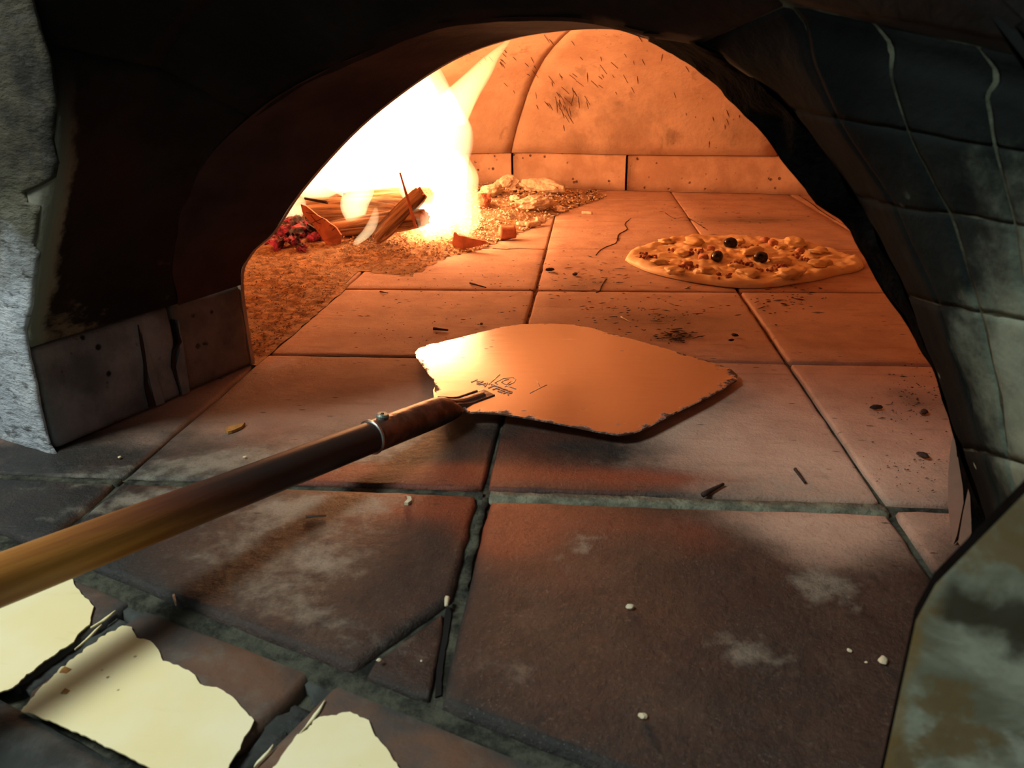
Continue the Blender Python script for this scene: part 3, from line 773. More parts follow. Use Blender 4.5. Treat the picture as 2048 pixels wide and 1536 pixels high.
# right foot of the mouth: pale rounded end of the base block
foot = empty('trim_2', UVZ(.07, .47, 0), kind='structure')
def foot_block(px, v0, v1, mat):
    f = [PV(x, y, v0) for x, y in px]; f = [Vector((p.x, p.y, max(p.z, .0006))) for p in f]
    b = [p + V * (v1 - v0) + A * .02 for p in f]; n = len(f)
    o = frompy('base_block', f + b, [tuple(range(n)), tuple(reversed(range(n, 2 * n)))] + [(i, n + i, n + (i + 1) % n, (i + 1) % n) for i in range(n)], mat, None)
    bm = bmesh.new(); bm.from_mesh(o.data); bmesh.ops.recalc_face_normals(bm, faces=bm.faces); bm.to_mesh(o.data); bm.free()
    return P_(foot, o)
M_PALEB = mat_simple('pale_pink_clay', (.36, .19, .13), .8, .2, 40, .3, .001)
foot_block([(1910, 852), (1901, 895), (1896, 950), (1896, 1010), (1900, 1050), (1906, 1092), (1914, 1070), (1924, 1020), (1936, 965), (1944, 920), (1934, 880)], .44, .492, M_PALEB)
foot_block([(1944, 925), (1938, 970), (1926, 1025), (1916, 1085), (1926, 1100), (1946, 1060), (1960, 1000), (1964, 950)], .425, .485, M_PALEB)

# marble slab of the facade at the right
mp = [(.0185, -.30), (.0168, -.05), (.0165, .05), (.0165, .118), (.0190, .130), (.034, .163), (.070, .235), (.14, .33), (.30, .48), (.50, .55), (.50, -.30)]
vs = [UVZ(u, .200, z) for u, z in mp] + [UVZ(u + .003, .192, z) for u, z in mp] + [UVZ(u, .150, z) for u, z in mp]
n = len(mp)
mf = UVZ(0, 0, 0)
# front face nearest the camera, chamfered arris towards the mouth
vs = [UVZ(u + .008, .212, z - (.010 if z > .1 else 0)) for u, z in mp] + [UVZ(u, .1955, z) for u, z in mp] + [UVZ(u + (.0004 if u < .1 else 0), .1905, z) for u, z in mp]
fs = [tuple(range(n)), tuple(reversed(range(2 * n, 3 * n)))] + [(k * n + i, k * n + (i + 1) % n, (k + 1) * n + (i + 1) % n, (k + 1) * n + i) for i in range(n) for k in (0, 1)]
marble = frompy('wall_near', vs, fs, M_MARBLE, None, False, kind='structure')
bm = bmesh.new(); bm.from_mesh(marble.data); bmesh.ops.recalc_face_normals(bm, faces=bm.faces); bm.to_mesh(marble.data); bm.free()
marble.data.materials.append(M_EDGE)
for p in marble.data.polygons:
    if len(p.vertices) == 4: p.material_index = 1

# ------------------------------------------------------------------ the oven chamber
bc = [(-.60, .515), (-.80, .56), (-1.05, .78), (-1.17, 1.13), (-1.12, 1.48), (-.90, 1.70), (-.60, 1.738), (-.24, 1.80), (.10, 1.79), (.42, 1.60), (.58, 1.25), (.55, .88), (.34, .60), (.12, .515)]
BC = catmull([Vector((u, v, 0)) for u, v in bc], 16); CC = Vector((-.28, 1.16, 0))
AL = [0]
for i in range(1, len(BC)): AL.append(AL[-1] + (BC[i] - BC[i - 1]).length)
def bat(s):
    s = min(max(s, 0), AL[-1] - 1e-6)
    for i in range(len(AL) - 1):
        if AL[i + 1] >= s: break
    return BC[i].lerp(BC[i + 1], (s - AL[i]) / (AL[i + 1] - AL[i]))
def proj_x(p):
    d = p - CAM; return 1024 + FPX * d.dot(RT) / d.dot(FW)
def find_s(px, z):
    best = None
    for k in range(600):
        s = AL[-1] * k / 600; q = bat(s)
        if q.y < 1.5: continue
        e = abs(proj_x(UVZ(q.x, q.y, z)) - px)
        if best is None or e < best[0]: best = (e, s)
    return best[1]
sj = find_s(1022, .06); sk = find_s(1255, .06); sd = find_s(1555, .10)
wall_back = empty('wall_back', UVZ(-.3, 1.8, 0), kind='structure')
dome = empty('ceiling', UVZ(-.28, 1.16, .3), kind='structure')
base_j = sorted([sj - 1.15, sj - .87, sj - .58, sj - .29, sj, sk, sk + .42, sk + .75, sk + 1.05, sk + 1.35, sk + 1.7, sk + 2.0])
base_j = [0] + [b for b in base_j if .1 < b < AL[-1] - .1] + [AL[-1]]
def block_arc(s0, s1, z0, z1, th, seed):
    n = max(6, int((s1 - s0) / .03)); vs = []; fs = []
    prof = [(0, z0), (0, z0 + (z1 - z0) * .33), (0, z0 + (z1 - z0) * .66), (0, z1 - .004), (.004, z1), (th, z1), (th, z0)]
    m = len(prof)
    for i in range(n + 1):
        s = s0 + (s1 - s0) * i / n; q = bat(s); d = (bat(s + .01) - bat(s - .01)).normalized(); o = Vector((-d.y, d.x, 0))
        if o.dot(q - CC) < 0: o = -o
        for k, (a, z) in enumerate(prof):
            e = .003 if i in (0, n) and k < 5 else 0
            p = UVZ(*(q + o * (a + e)).to_2d(), z); r = fnz(p, 18, seed) * .0025 if 0 < k < 4 else 0
            vs.append(p + (A * o.x + V * o.y) * r)
    for i in range(n):
        for k in range(m): a = i * m + k; b = i * m + (k + 1) % m; fs.append((a, b, b + m, a + m))
    fs.append(tuple(range(m))); fs.append(tuple(reversed(range(n * m, n * m + m))))
    return P_(wall_back, frompy('base_block', vs, fs, M_BASE, None, True))
for i in range(len(base_j) - 1):
    block_arc(base_j[i] + .0025, base_j[i + 1] - .0025, .0008, .0795, .06, i)
# dome segments
def dome_pt(s, f, sink=0.):
    q = bat(s); a = f * pi / 2
    r = 1 - .44 * f ** 1.1 - .50 * f ** 4; p = CC.lerp(q, r); z = .081 + .30 * (1 - (1 - f) ** 1.45)
    n = Vector(((q - CC).normalized().x * cos(a), (q - CC).normalized().y * cos(a), sin(a)))
    p = p + Vector((n.x, n.y, 0)) * sink; return UVZ(p.x, p.y, z + n.z * sink)
dj = sorted([sj - 1.2, sj - .8, sj - .4, sj, sd, sd + .55, sd + 1.0, sd + 1.5]); dj = [0] + [d for d in dj if .15 < d < AL[-1] - .15] + [AL[-1]]
DOMES = []
for i in range(len(dj) - 1):
    s0, s1 = dj[i] + .0022, dj[i + 1] - .0022; n = 16; mrow = 14; vs = []; fs = []
    f0 = 0.0
    for a in range(mrow + 1):
        f = f0 + (.93 - f0) * a / mrow
        for b in range(n + 1):
            s = s0 + (s1 - s0) * b / n; e = .003 if (b in (0, n) or a == 0) else 0
            p = dome_pt(s, f, e); p += (p - UVZ(CC.x, CC.y, .1)).normalized() * fnz(p, 9) * .004
            vs.append(p)
    W = n + 1; m = len(vs)
    for a in range(mrow + 1):
        for b in range(n + 1): vs.append(dome_pt(s0 + (s1 - s0) * b / n, f0 + (.93 - f0) * a / mrow, .04))
    for a in range(mrow):
        for b in range(n): k = a * W + b; fs += [(k, k + 1, k + W + 1, k + W), (m + k, m + k + W, m + k + W + 1, m + k + 1)]
        k = a * W; fs.append((k, k + W, m + k + W, m + k)); k += n; fs.append((k, m + k, m + k + W, k + W))
    for b in range(n): fs.append((b, m + b, m + b + 1, b + 1)); k = mrow * W + b; fs.append((k, k + 1, m + k + 1, m + k))
    o = frompy('dome_segment', vs, fs, M_INT, None, True); DOMES.append(o)
    P_(dome, o)
# key stone closing the crown, and an added, unseen cover that blocks the kitchen light
def disc(name, z, k, mat, th):
    n = 64; vs = []
    for zz in (z, z + th):
        for i in range(n): q = CC.lerp(bat(AL[-1] * i / n), k); vs.append(UVZ(q.x, q.y, zz))
    fs = [tuple(range(n)), tuple(reversed(range(n, 2 * n)))] + [(i, n + i, n + (i + 1) % n, (i + 1) % n) for i in range(n)]
    return P_(dome, frompy(name, vs, fs, mat, None))
disc('key_stone', .383, .30, M_INT, .05)
sh = [UVZ(-1.4, .53, .46), UVZ(.85, .53, .46), UVZ(.85, 2.1, .46), UVZ(-1.4, 2.1, .46)]
sh = sh + [Vector((p.x, p.y, .0)) for p in sh]
P_(dome, frompy('light_block_cover', sh, [(0, 1, 2, 3), (1, 5, 6, 2), (2, 6, 7, 3), (3, 7, 4, 0)], M_SOOT, None))
# hood over the mouth
P_(ceil_v, frompy('hood', [UVZ(-1.2, .27, .50), UVZ(.9, .27, .50), UVZ(.9, .56, .50), UVZ(-1.2, .56, .50), UVZ(-1.2, .27, .53), UVZ(.9, .27, .53), UVZ(.9, .56, .53), UVZ(-1.2, .56, .53)],
                  [(0, 3, 2, 1), (4, 5, 6, 7), (0, 1, 5, 4), (1, 2, 6, 5), (2, 3, 7, 6), (3, 0, 4, 7)], M_SOOT, None))

bpy.context.view_layer.update()
def bvh_of(objs):
    vs = []; fs = []
    for o in objs:
        b = len(vs); M = o.matrix_world; vs += [M @ v.co for v in o.data.vertices]
        fs += [tuple(b + i for i in p.vertices) for p in o.data.polygons]
    return BVHTree.FromPolygons(vs, fs)
# gouges and trowel scratches in the dome clay
BD = bvh_of(DOMES)
def on_dome(x, y):
    h = BD.ray_cast(CAM, ray(x, y).normalized()); return h[0], h[1]
rr = random.Random(3)
def gouges(name, n, cx, cy, sx, sy, ang, L, wid):
    vs = []; fs = []
    for k in range(n):
        x = rr.gauss(cx, sx); y = rr.gauss(cy, sy); a = radians(rr.gauss(ang, 14)); l = L * rr.uniform(.4, 1.3)
        P = [on_dome(x + cos(a) * l * t, y + sin(a) * l * t) for t in (-.5, 0, .5)]
        if any(p[0] is None for p in P): continue
        nn = P[1][1]; nn = nn if nn.dot(CAM - P[1][0]) > 0 else -nn
        b = len(vs)
        for i, (p, _) in enumerate(P):
            t = (P[2][0] - P[0][0]).normalized(); s_ = t.cross(nn).normalized() * wid * rr.uniform(.5, 1.3) * (1 if i == 1 else .25)
            vs += [p - s_ + nn * .0006, p + nn * .0016, p + s_ + nn * .0006]
        for i in (0, 1):
            for j in (0, 1): q = b + i * 3 + j; fs.append((q, q + 1, q + 4, q + 3))
    if vs: P_(dome, frompy(name, vs, fs, M_GOUGE, None, False, kind='stuff'))
M_GOUGE = mat_simple('gouge_in_clay', (.27, .13, .075), .95, .5, 60, .5, .001)
gouges('gouge_marks', 34, 1132, 205, 26, 26, 72, 18, .0011)
gouges('gouge_marks', 22, 1170, 130, 70, 30, 50, 18, .0007)
gouges('gouge_marks', 16, 1010, 140, 30, 30, 50, 12, .0008)
gouges('gouge_marks', 14, 1300, 150, 80, 40, 75, 14, .0007)
gouges('gouge_marks', 10, 1450, 230, 60, 30, 80, 14, .001)

# scorch stains on the dome clay
def stains(mat, lst, col):
    nt = mat.node_tree; L = nt.links; b = nt.nodes['Principled BSDF']; src = b.inputs['Base Color'].links[0].from_socket
    geo = nt.nodes.new('ShaderNodeNewGeometry').outputs['Position']
    n = nt.nodes.new('ShaderNodeTexNoise'); n.inputs['Scale'].default_value = 26; n.inputs['Detail'].default_value = 7; n.inputs['Roughness'].default_value = .7
    mp_ = nt.nodes.new('ShaderNodeMapping'); L.new(geo, mp_.inputs[0]); mp_.inputs['Scale'].default_value = (1.6, 1.6, .6); L.new(mp_.outputs[0], n.inputs['Vector'])
    for c, r, k in lst:
        d = nt.nodes.new('ShaderNodeVectorMath'); d.operation = 'DISTANCE'; L.new(geo, d.inputs[0]); d.inputs[1].default_value = c
        m1 = nt.nodes.new('ShaderNodeMath'); m1.operation = 'MULTIPLY_ADD'; L.new(n.outputs[0], m1.inputs[0]); m1.inputs[1].default_value = r * 2.2; L.new(d.outputs['Value'], m1.inputs[2])
        mr = nt.nodes.new('ShaderNodeMapRange'); mr.interpolation_type = 'SMOOTHSTEP'; L.new(m1.outputs[0], mr.inputs[0])
        mr.inputs[1].default_value = r * 2.3; mr.inputs[2].default_value = r * 1.0; mr.inputs[3].default_value = 0; mr.inputs[4].default_value = k
        mx = nt.nodes.new('ShaderNodeMix'); mx.data_type = 'RGBA'; L.new(mr.outputs[0], mx.inputs[0]); L.new(src, mx.inputs[6]); mx.inputs[7].default_value = (*col, 1); src = mx.outputs[2]
    L.new(src, b.inputs['Base Color'])
stains(M_INT, [(on_dome(1140, 208)[0], .045, .75), (on_dome(1345, 272)[0], .028, .6), (on_dome(1250, 240)[0], .10, .38), (on_dome(1160, 285)[0], .05, .35), (on_dome(1480, 250)[0], .08, .35)], (.15, .065, .035))

# ------------------------------------------------------------------ ash bed and embers
ash_edge = [(496, 738), (540, 706), (600, 652), (640, 618), (688, 578), (705, 556), (722, 543), (770, 549), (815, 553), (850, 540), (872, 524), (905, 512), (950, 503), (985, 490), (1010, 478), (1050, 462), (1090, 442), (1140, 420), (1195, 403), (1215, 392), (1190, 384)]
EW = [PZ(x, y).to_2d() for x, y in ash_edge]
back = [UVZ(-.62, 1.72), UVZ(-.90, 1.68), UVZ(-1.10, 1.47), UVZ(-1.15, 1.13), UVZ(-1.03, .80), UVZ(-.79, .585), UVZ(-.60, .54)]
POLY = EW + [p.to_2d() for p in back]
def inside(p, poly=POLY):
    c = False; n = len(poly); j = n - 1
    for i in range(n):
        a, b = poly[i], poly[j]
        if (a.y > p.y) != (b.y > p.y) and p.x < (b.x - a.x) * (p.y - a.y) / (b.y - a.y) + a.x: c = not c
        j = i
    return c
def dist_edge(p):
    best = 9
    for i in range(len(EW) - 1):
        a, b = EW[i], EW[i + 1]; d = b - a; t = max(0, min(1, (p - a).dot(d) / max(d.length_squared, 1e-9)))
        best = min(best, (a + d * t - p).length)
    return best
FC = UVZ(-.84, 1.20).to_2d()
def ash_h(p):
    d = dist_edge(p); rise = min(d / .22, 1); r = (p - FC).length
    h = .0008 + .010 * rise + .028 * math.exp(-(r / .20) ** 2) * min(d / .06, 1)
    k = min(d / .03, 1)
    q = Vector((p.x, p.y, 0))
    h += k * (.0055 * max(0, fnz(q, 26, 2)) + .003 * fnz(q, 80, 4) + .0022 * fnz(q, 170, 6))
    hp = PZ(1040, 412).to_2d(); h += .016 * math.exp(-((p - hp).length / .11) ** 2) * k
    return max(h, .0005)
st = .009; xs = [v.x for v in POLY]; ys = [v.y for v in POLY]
gx0, gy0 = min(xs), min(ys); nx = int((max(xs) - gx0) / st) + 2; ny = int((max(ys) - gy0) / st) + 2
vid = {}; vs = []; fs = []
def gv(i, j):
    if (i, j) not in vid:
        p = Vector((gx0 + i * st, gy0 + j * st)); 
        p2 = p + Vector((nz((p.x, p.y, 0), 60), nz((p.x, p.y, 3), 60))) * .004
        vid[(i, j)] = len(vs); vs.append((p2.x, p2.y, ash_h(p) if inside(p) else .0002))
    return vid[(i, j)]
for i in range(nx):
    for j in range(ny):
        c = Vector((gx0 + (i + .5) * st, gy0 + (j + .5) * st))
        if inside(c): fs.append((gv(i, j), gv(i + 1, j), gv(i + 1, j + 1), gv(i, j + 1)))
ash = frompy('ash_bed', vs, fs, M_ASH, None, True)
tag(ash, 'brown powdery wood ash heaped on the hearth under and before the fire', 'ash', None, 'stuff')
# fibres and chips of burnt wood lying on it
def scatter(name, n, pick, size, mat, label, cat, flat=.35, hfn=None, parent=None, seed=1, lenr=(1.5, 4)):
    r = random.Random(seed); vs = []; fs = []
    for k in range(n):
        p = pick(r)
        if p is None: continue
        z = (hfn(p) if hfn else 0.0)
        s_ = size * r.uniform(.4, 1.25); L = s_ * r.uniform(*lenr); a = r.uniform(0, 2 * pi); ti = r.uniform(-.45, .45)
        d = Vector((cos(a), sin(a), ti)).normalized(); n_ = Vector((-sin(a), cos(a), 0)); up = d.cross(n_); 
        if up.z < 0: up = -up
        c = Vector((p.x, p.y, z + s_ * flat * .6 + abs(ti) * L * .25)); b = len(vs); bend = up * s_ * r.uniform(-.3, .6)
        for t, w_ in ((-.5, .35), (0, 1), (.5, .3)):
            q = c + d * L * t + (bend if t == 0 else Vector((0, 0, 0)))
            vs += [q - n_ * s_ * .5 * w_, q + up * s_ * flat * w_, q + n_ * s_ * .5 * w_, q - up * s_ * flat * .6 * w_]
        for i in (0, 1):
            for j in range(4): a0 = b + i * 4 + j; a1 = b + i * 4 + (j + 1) % 4; fs.append((a0, a1, a1 + 4, a0 + 4))
        fs.append((b, b + 3, b + 2, b + 1)); fs.append((b + 8, b + 9, b + 10, b + 11))
    o = frompy(name, vs, fs, mat, parent)
    if label: tag(o, label, cat, None, 'stuff')
    return o
def pick_px(x0, y0, x1, y1, test=None):
    def f(r):
        p = PZ(r.uniform(x0, x1), r.uniform(y0, y1)).to_2d()
        if test and not test(p): return None
        return p
    return f
scatter('ash_fibres', 9500, pick_px(470, 470, 960, 730, lambda p: inside(p) and dist_edge(p) > .004), .0015, M_CHIP, 'fine brown fibres and splinters strewn over the near ash', 'ash fibres', .3, ash_h, seed=2)
scatter('ash_flakes', 2800, pick_px(900, 372, 1215, 500, lambda p: inside(p)), .0038, M_PALEASH, 'pale crumbly flakes of burnt wood ash right of the flames', 'ash flakes', .4, ash_h, seed=5, lenr=(.8, 2.2))
scatter('ash_flakes', 1900, pick_px(680, 460, 980, 520, lambda p: inside(p)), .0029, M_PALEASH, 'pale flakes of ash lying at the foot of the flames', 'ash flakes', .4, ash_h, seed=6, lenr=(.8, 2.5))
scatter('charcoal_bits', 260, pick_px(940, 366, 1200, 420, lambda p: inside(p)), .0042, M_CHAR, 'small dark charcoal bits on the ash along the back wall', 'charcoal', .5, ash_h, seed=7, lenr=(.8, 2.2))

# helper: a rough rock-like lump
def lump(name, c, r, mat, label=None, cat=None, group=None, seed=0, squash=(1, 1, .7), rot=0, sub=2, rough=.35, parent=None, sm=False):
    bm = bmesh.new(); bmesh.ops.create_icosphere(bm, subdivisions=sub, radius=1)
    R = Matrix.Rotation(rot, 3, 'Z')
    for v in bm.verts:
        n = v.co.copy(); d = 1 + rough * fnz(n, 1.1, seed) + rough * .4 * fnz(n, 3.3, seed)
        v.co = R @ Vector((n.x * squash[0] * d * r, n.y * squash[1] * d * r, n.z * squash[2] * d * r))
    zmin = min(v.co.z for v in bm.verts)
    o = frombm(name, bm, mat, parent, sm); o.location = Vector(c)
    if zmin: o.data.transform(Matrix.Translation((0, 0, -zmin)))
    if label: tag(o, label, cat, group)
    return o
# larger pale crumbled ash lumps right of the flame
AL_ = 'pale ash lumps right of the flames'
for k, (x, y, r, m, l, sq) in enumerate([
    (1085, 402, .030, M_PALEASH, 'large pale crumbly ash lump farthest right, under the wall joint', (1.5, .8, .55)),
    (1010, 402, .020, M_PALEASH, 'round pale ash lump left of the largest one', (1.2, .9, .8)),
    (1072, 430, .024, M_PALEASH, 'long pale ash lump just before the largest one', (1.7, .8, .5)),
    (985, 420, .022, M_PALEASH, 'crumbly pale ash lump nearest the big flame', (1.5, .9, .6)),
    (965, 440, .020, M_FLAKE, 'reddish ember lump touching the right side of the flame', (1.1, .9, .8)),
    (1030, 425, .012, M_PALEASH, 'small slanting pale ash lump in the middle of the heap', (1.8, .7, .5)),
    (1120, 425, .009, M_PALEASH, 'small pale ash lump at the right end of the heap', (1.4, .8, .6))]):
    p = PZ(x, y).to_2d(); lump('ash_lump', (p.x, p.y, ash_h(p) - .004 if inside(p) else 0), r * (.8 if m is M_FLAKE else 1), m, l, 'ash lump', AL_, k * 3, sq, .4 * k, 3, .5)
# little burnt stick ends
def stick(name, p0, p1, r0, r1, mat, label=None, cat=None, group=None, seg=10, rings=8, wob=.25, seed=0, parent=None):
    p0, p1 = Vector(p0), Vector(p1); d = (p1 - p0); L = d.length; d.normalize()
    vs = []; fs = []
    for i in range(rings + 1):
        t = i / rings; r = r0 + (r1 - r0) * t
        for k in range(seg):
            a = 2 * pi * k / seg; q = Vector((L * t, cos(a), sin(a)))
            rr_ = r * (1 + wob * fnz((t * L * 30, cos(a), sin(a)), 1.1, seed))
            vs.append((L * t, cos(a) * rr_, sin(a) * rr_))
    for i in range(rings):
        for k in range(seg): a = i * seg + k; b = i * seg + (k + 1) % seg; fs.append((a, b, b + seg, a + seg))
    fs.append(tuple(reversed(range(seg)))); fs.append(tuple(range(rings * seg, rings * seg + seg)))
    o = frompy(name, vs, fs, mat, parent, True)
    o.location = p0; o.rotation_euler = d.to_track_quat('X', 'Z').to_euler()
    if label: tag(o, label, cat, group)
    return o
def at(x, y, z): return PZ(x, y, z)
GE = 'burnt stick ends before the ash heap'
stick('stick_end', at(1000, 466, .012), at(1030, 464, .012), .011, .0105, M_FLAKE, 'stubby burnt stick end with pale left end, nearest the viewer', 'stick', GE, seed=1)
stick('stick_end', at(1034, 450, .006), at(1054, 448, .006), .0055, .005, M_PALEASH, 'thin pale burnt stick end at the left of the pair', 'stick', GE, seed=2)
stick('stick_end', at(1052, 450, .006), at(1080, 446, .006), .005, .0045, M_PALEASH, 'thin pale burnt stick end at the right of the pair', 'stick', GE, seed=3)
stick('stick_end', at(1072, 441, .010), at(1090, 442, .008), .007, .005, M_PALEASH, 'short plump pale stick end above the thin pair', 'stick', GE, seed=4)
stick('stick_end', at(1164, 425, .003), at(1184, 426, .003), .003, .003, M_PALEASH, 'tiny pale stick lying alone farthest right of the ash', 'stick', GE, seed=5)
# glowing embers at the left
r2 = random.Random(11); ge = 'glowing magenta embers left of the split log'
EL = ['glowing ember second from the left edge of the pile', 'glowing ember behind the left end of the pile', 'largest glowing magenta ember in the middle of the pile', 'rounded glowing ember right behind the largest one',
      'lowest glowing ember at the front of the pile', 'glowing ember at the front, right of the lowest one', 'glowing ember beside the foot of the tall orange flake', 'glowing ember tucked behind the tall orange flake', 'small glowing ember at the front left of the pile',
      'small glowing ember at the front right of the pile', 'small glowing ember farthest right, under the tall orange flake', 'glowing ember at the back of the pile against the log', 'small glowing ember farthest back at the left']
EM = ['dull ember before the left half of the logs', 'glowing ember just right of the leftmost dull one', 'dull ember under the middle of the logs', 'glowing ember right of the middle of the logs', 'dull ember under the leaning split log', 'glowing ember behind the leaning split log', 'smallest dull ember, lowest before the logs', 'glowing ember nearest the left side of the big flame']
k = 0
for x, y, r in [(535, 492, .017), (552, 478, .016), (570, 498, .022), (592, 484, .020), (560, 512, .015), (590, 508, .019), (612, 495, .018), (620, 472, .016), (546, 505, .012), (606, 515, .010), (635, 500, .012), (575, 468, .014), (540, 470, .012)]:
    p = PZ(x, y).to_2d()
    lump('ember', (p.x, p.y, ash_h(p) - .003), r * .82, M_EMBER, EL[k], 'ember', ge, 20 + k, (1.3, .8, .75), r2.uniform(0, 3), 3, .75); k += 1
for x, y, r in [(700, 470, .012), (735, 482, .012), (770, 470, .014), (800, 462, .013), (820, 440, .014), (835, 425, .014), (760, 488, .009), (850, 470, .012)]:
    p = PZ(x, y).to_2d()
    lump('ember', (p.x, p.y, ash_h(p) - .002), r, M_EMBER if k % 2 == 0 else M_FLAKE, EM[k - 13], 'ember', 'embers before the logs', 40 + k, (1.3, .9, .7), r2.uniform(0, 3), 2, .5); k += 1

# logs: split wood with flat faces
def split_log(name, a, b, r, mat, label, seed, parts=True):
    a, b = Vector(a), Vector(b); d = b - a; L = d.length; d.normalize(); prof = [(-1, -.55), (-.3, -.8), (.7, -.6), (1, .05), (.55, .62), (-.1, .95), (-.75, .5)]
    rt = empty(name, a); tag(rt, label, 'log', 'logs in the fire'); rt.rotation_euler = d.to_track_quat('X', 'Z').to_euler()
    vs = []; fs = []; n = 26; per = 4; P = []
    for i in range(len(prof)):
        p, q = prof[i], prof[(i + 1) % len(prof)]
        for k in range(per): P.append((p[0] + (q[0] - p[0]) * k / per, p[1] + (q[1] - p[1]) * k / per))
    m = len(P)
    for i in range(n + 1):
        t = i / n; taper = 1 - .25 * abs(2 * t - 1) ** 4
        for y, z in P:
            k = r * taper * (1 + .16 * fnz((t * L * 6, y * 3, z * 3), 1, seed) + .06 * nz((t * L * 10, y * 12, z * 12), 1, seed))
            vs.append((L * t + .006 * nz((0, y * 2, z * 2), 2, seed + i), y * k, z * k))
    for i in range(n):
        for k in range(m): A0 = i * m + k; B0 = i * m + (k + 1) % m; fs.append((A0, B0, B0 + m, A0 + m))
    o = frompy('split_wood', vs, fs, mat, rt, True)
    for nm, ring_ in (('end_grain', 0), ('end_grain', n)):
        e = [Vector(vs[ring_ * m + k]) for k in range(m)]
        c = sum(e, Vector((0, 0, 0))) / m; o2 = frompy(nm, e + [c + Vector((-.002 if ring_ == 0 else .002, 0, 0))], [(k, (k + 1) % m, m) for k in range(m)], M_FLAKE, rt)
    return rt
split_log('split_log', PV(600, 428, 1.03), PV(815, 424, 1.03), .027, M_LOG, 'largest split log lying crosswise behind the triangular flake of char', 1)
split_log('split_log', PV(650, 462, .985), PV(850, 436, .985), .019, M_LOG, 'slimmer split log lying in front of the largest log', 2)
split_log('split_log', PV(752, 478, .955), PV(845, 385, 1.0), .015, M_LOG, 'split log leaning up steeply into the big flame', 3)
split_log('split_log', PV(690, 402, 1.09), PV(860, 392, 1.10), .018, M_LOG, 'split log lying at the back, half hidden in white flame', 4)
stick('thin_stick', PV(610, 397, 1.0), PV(655, 405, 1.0), .0022, .0028, M_CHAR, 'thin charred stick poking from the log at upper left', 'stick', None, seed=8)
stick('thin_stick', PV(832, 455, .97), PV(800, 345, .97), .0026, .0014, M_FLAKE, 'thin upright splinter of wood standing inside the flame', 'stick', None, seed=9)
# flat triangular flakes of char
def flake3(name, px, zs, v, mat, label, th=.004, seed=0, cracks=()):
    P = [PV(x, y, v + dv) for (x, y), dv in zip(px, zs)]; n = len(P); c0_ = sum(P, Vector((0, 0, 0))) / n
    nn = Vector((0, 0, 0))
    for i in range(n): nn += (P[i] - c0_).cross(P[(i + 1) % n] - c0_)
    nn.normalize(); nn = nn if nn.dot(CAM - c0_) > 0 else -nn
    F = []
    for i in range(n):
        a, b = P[i], P[(i + 1) % n]; k = 4
        for j in range(k):
            q = a.lerp(b, j / k); F.append(q + (q - c0_).normalized() * .0012 * fnz(q, 160, seed))
    m = len(F); rt = empty(name, c0_); tag(rt, label, 'char flake', 'flat flakes of char')
    vs = [q - c0_ for q in F] + [q - c0_ - nn * th for q in F]
    frompy('charred_face', vs, [tuple(range(m)), tuple(reversed(range(m, 2 * m)))] + [(i, m + i, m + (i + 1) % m, (i + 1) % m) for i in range(m)], mat, rt)
    for cr in cracks:
        q = [PV(x, y, v) for x, y in cr]; pl = []
        for w_ in q:
            d = (w_ - CAM).normalized(); t = (c0_ - CAM).dot(nn) / d.dot(nn); pl.append(CAM + d * t + nn * .0006 - c0_)
        ribbon('crack', pl, .0008, 0, M_CHAR, rt, .0008, .4, 4, 1, surf=nn)
    return rt
vF = PZ(660, 490).dot(V)
flake3('char_flake', [(601, 408), (612, 412), (634, 430), (650, 438), (672, 455), (682, 470), (680, 486), (668, 496), (655, 492), (645, 478), (625, 448), (606, 428)], [0, 0, 0, 0, .0, 0, 0, -.012, -.012, -.01, 0, 0], vF - .035, M_FLAKE,
       'tall orange-red triangular flake of char leaning on the log', seed=1, cracks=[[(612, 425), (632, 428)], [(624, 446), (646, 436)], [(638, 462), (650, 440)], [(646, 478), (670, 456)], [(622, 430), (636, 446), (664, 452)]])
vG = PZ(940, 497).dot(V)
flake3('char_flake', [(908, 465), (914, 470), (940, 476), (968, 482), (976, 487), (960, 491), (930, 498), (906, 500), (904, 485)], [0] * 9, vG - .02, M_FLAKE,
       'small brick-red triangular flake of char lying right of the flame', seed=2)
flake3('char_flake', [(614, 448), (640, 462), (655, 500), (640, 498), (620, 475)], [0] * 5, vF - .028, M_CHAR, 'dark bark edge behind the tall orange flake', seed=3)

# ------------------------------------------------------------------ the flames: closed bodies of glowing gas
fire = empty('fire', UVZ(-.84, 1.18, .02)); tag(fire, 'tall white-hot wood fire roaring at the left of the oven', 'fire')
def tongue(name, path, mat, seed=0, seg=28, flat=.75):
    """path: (px, py, v, radius)"""
    K_ = catmull([Vector((*PV(x, y, v),)) for x, y, v, r in path], 7); R_ = catmull([Vector((r, 0, 0)) for *_, r in path], 7)
    vs = []; fs = []; n = len(K_)
    for i, c in enumerate(K_):
        r = max(R_[i].x, .0008)
        for k in range(seg):
            a = 2 * pi * k / seg
            rr_ = r * (1 + .15 * fnz((c.x * 6 + cos(a) * .8, c.y * 6 + sin(a) * .8, c.z * 7), 1.3, seed))
            vs.append(c + A * cos(a) * rr_ + V * sin(a) * rr_ * flat)
    for i in range(n - 1):
        for k in range(seg): a = i * seg + k; b = i * seg + (k + 1) % seg; fs.append((a, b, b + seg, a + seg))
    fs.append(tuple(reversed(range(seg)))); fs.append(tuple(range((n - 1) * seg, n * seg)))
    bm = bmesh.new(); me = bpy.data.meshes.new(name); me.from_pydata([tuple(v) for v in vs], [], fs); bm.from_mesh(me)
    bmesh.ops.recalc_face_normals(bm, faces=bm.faces); bm.to_mesh(me); bm.free()
    o = link(name, me, mat, None, True); to_local(fire, o); return o
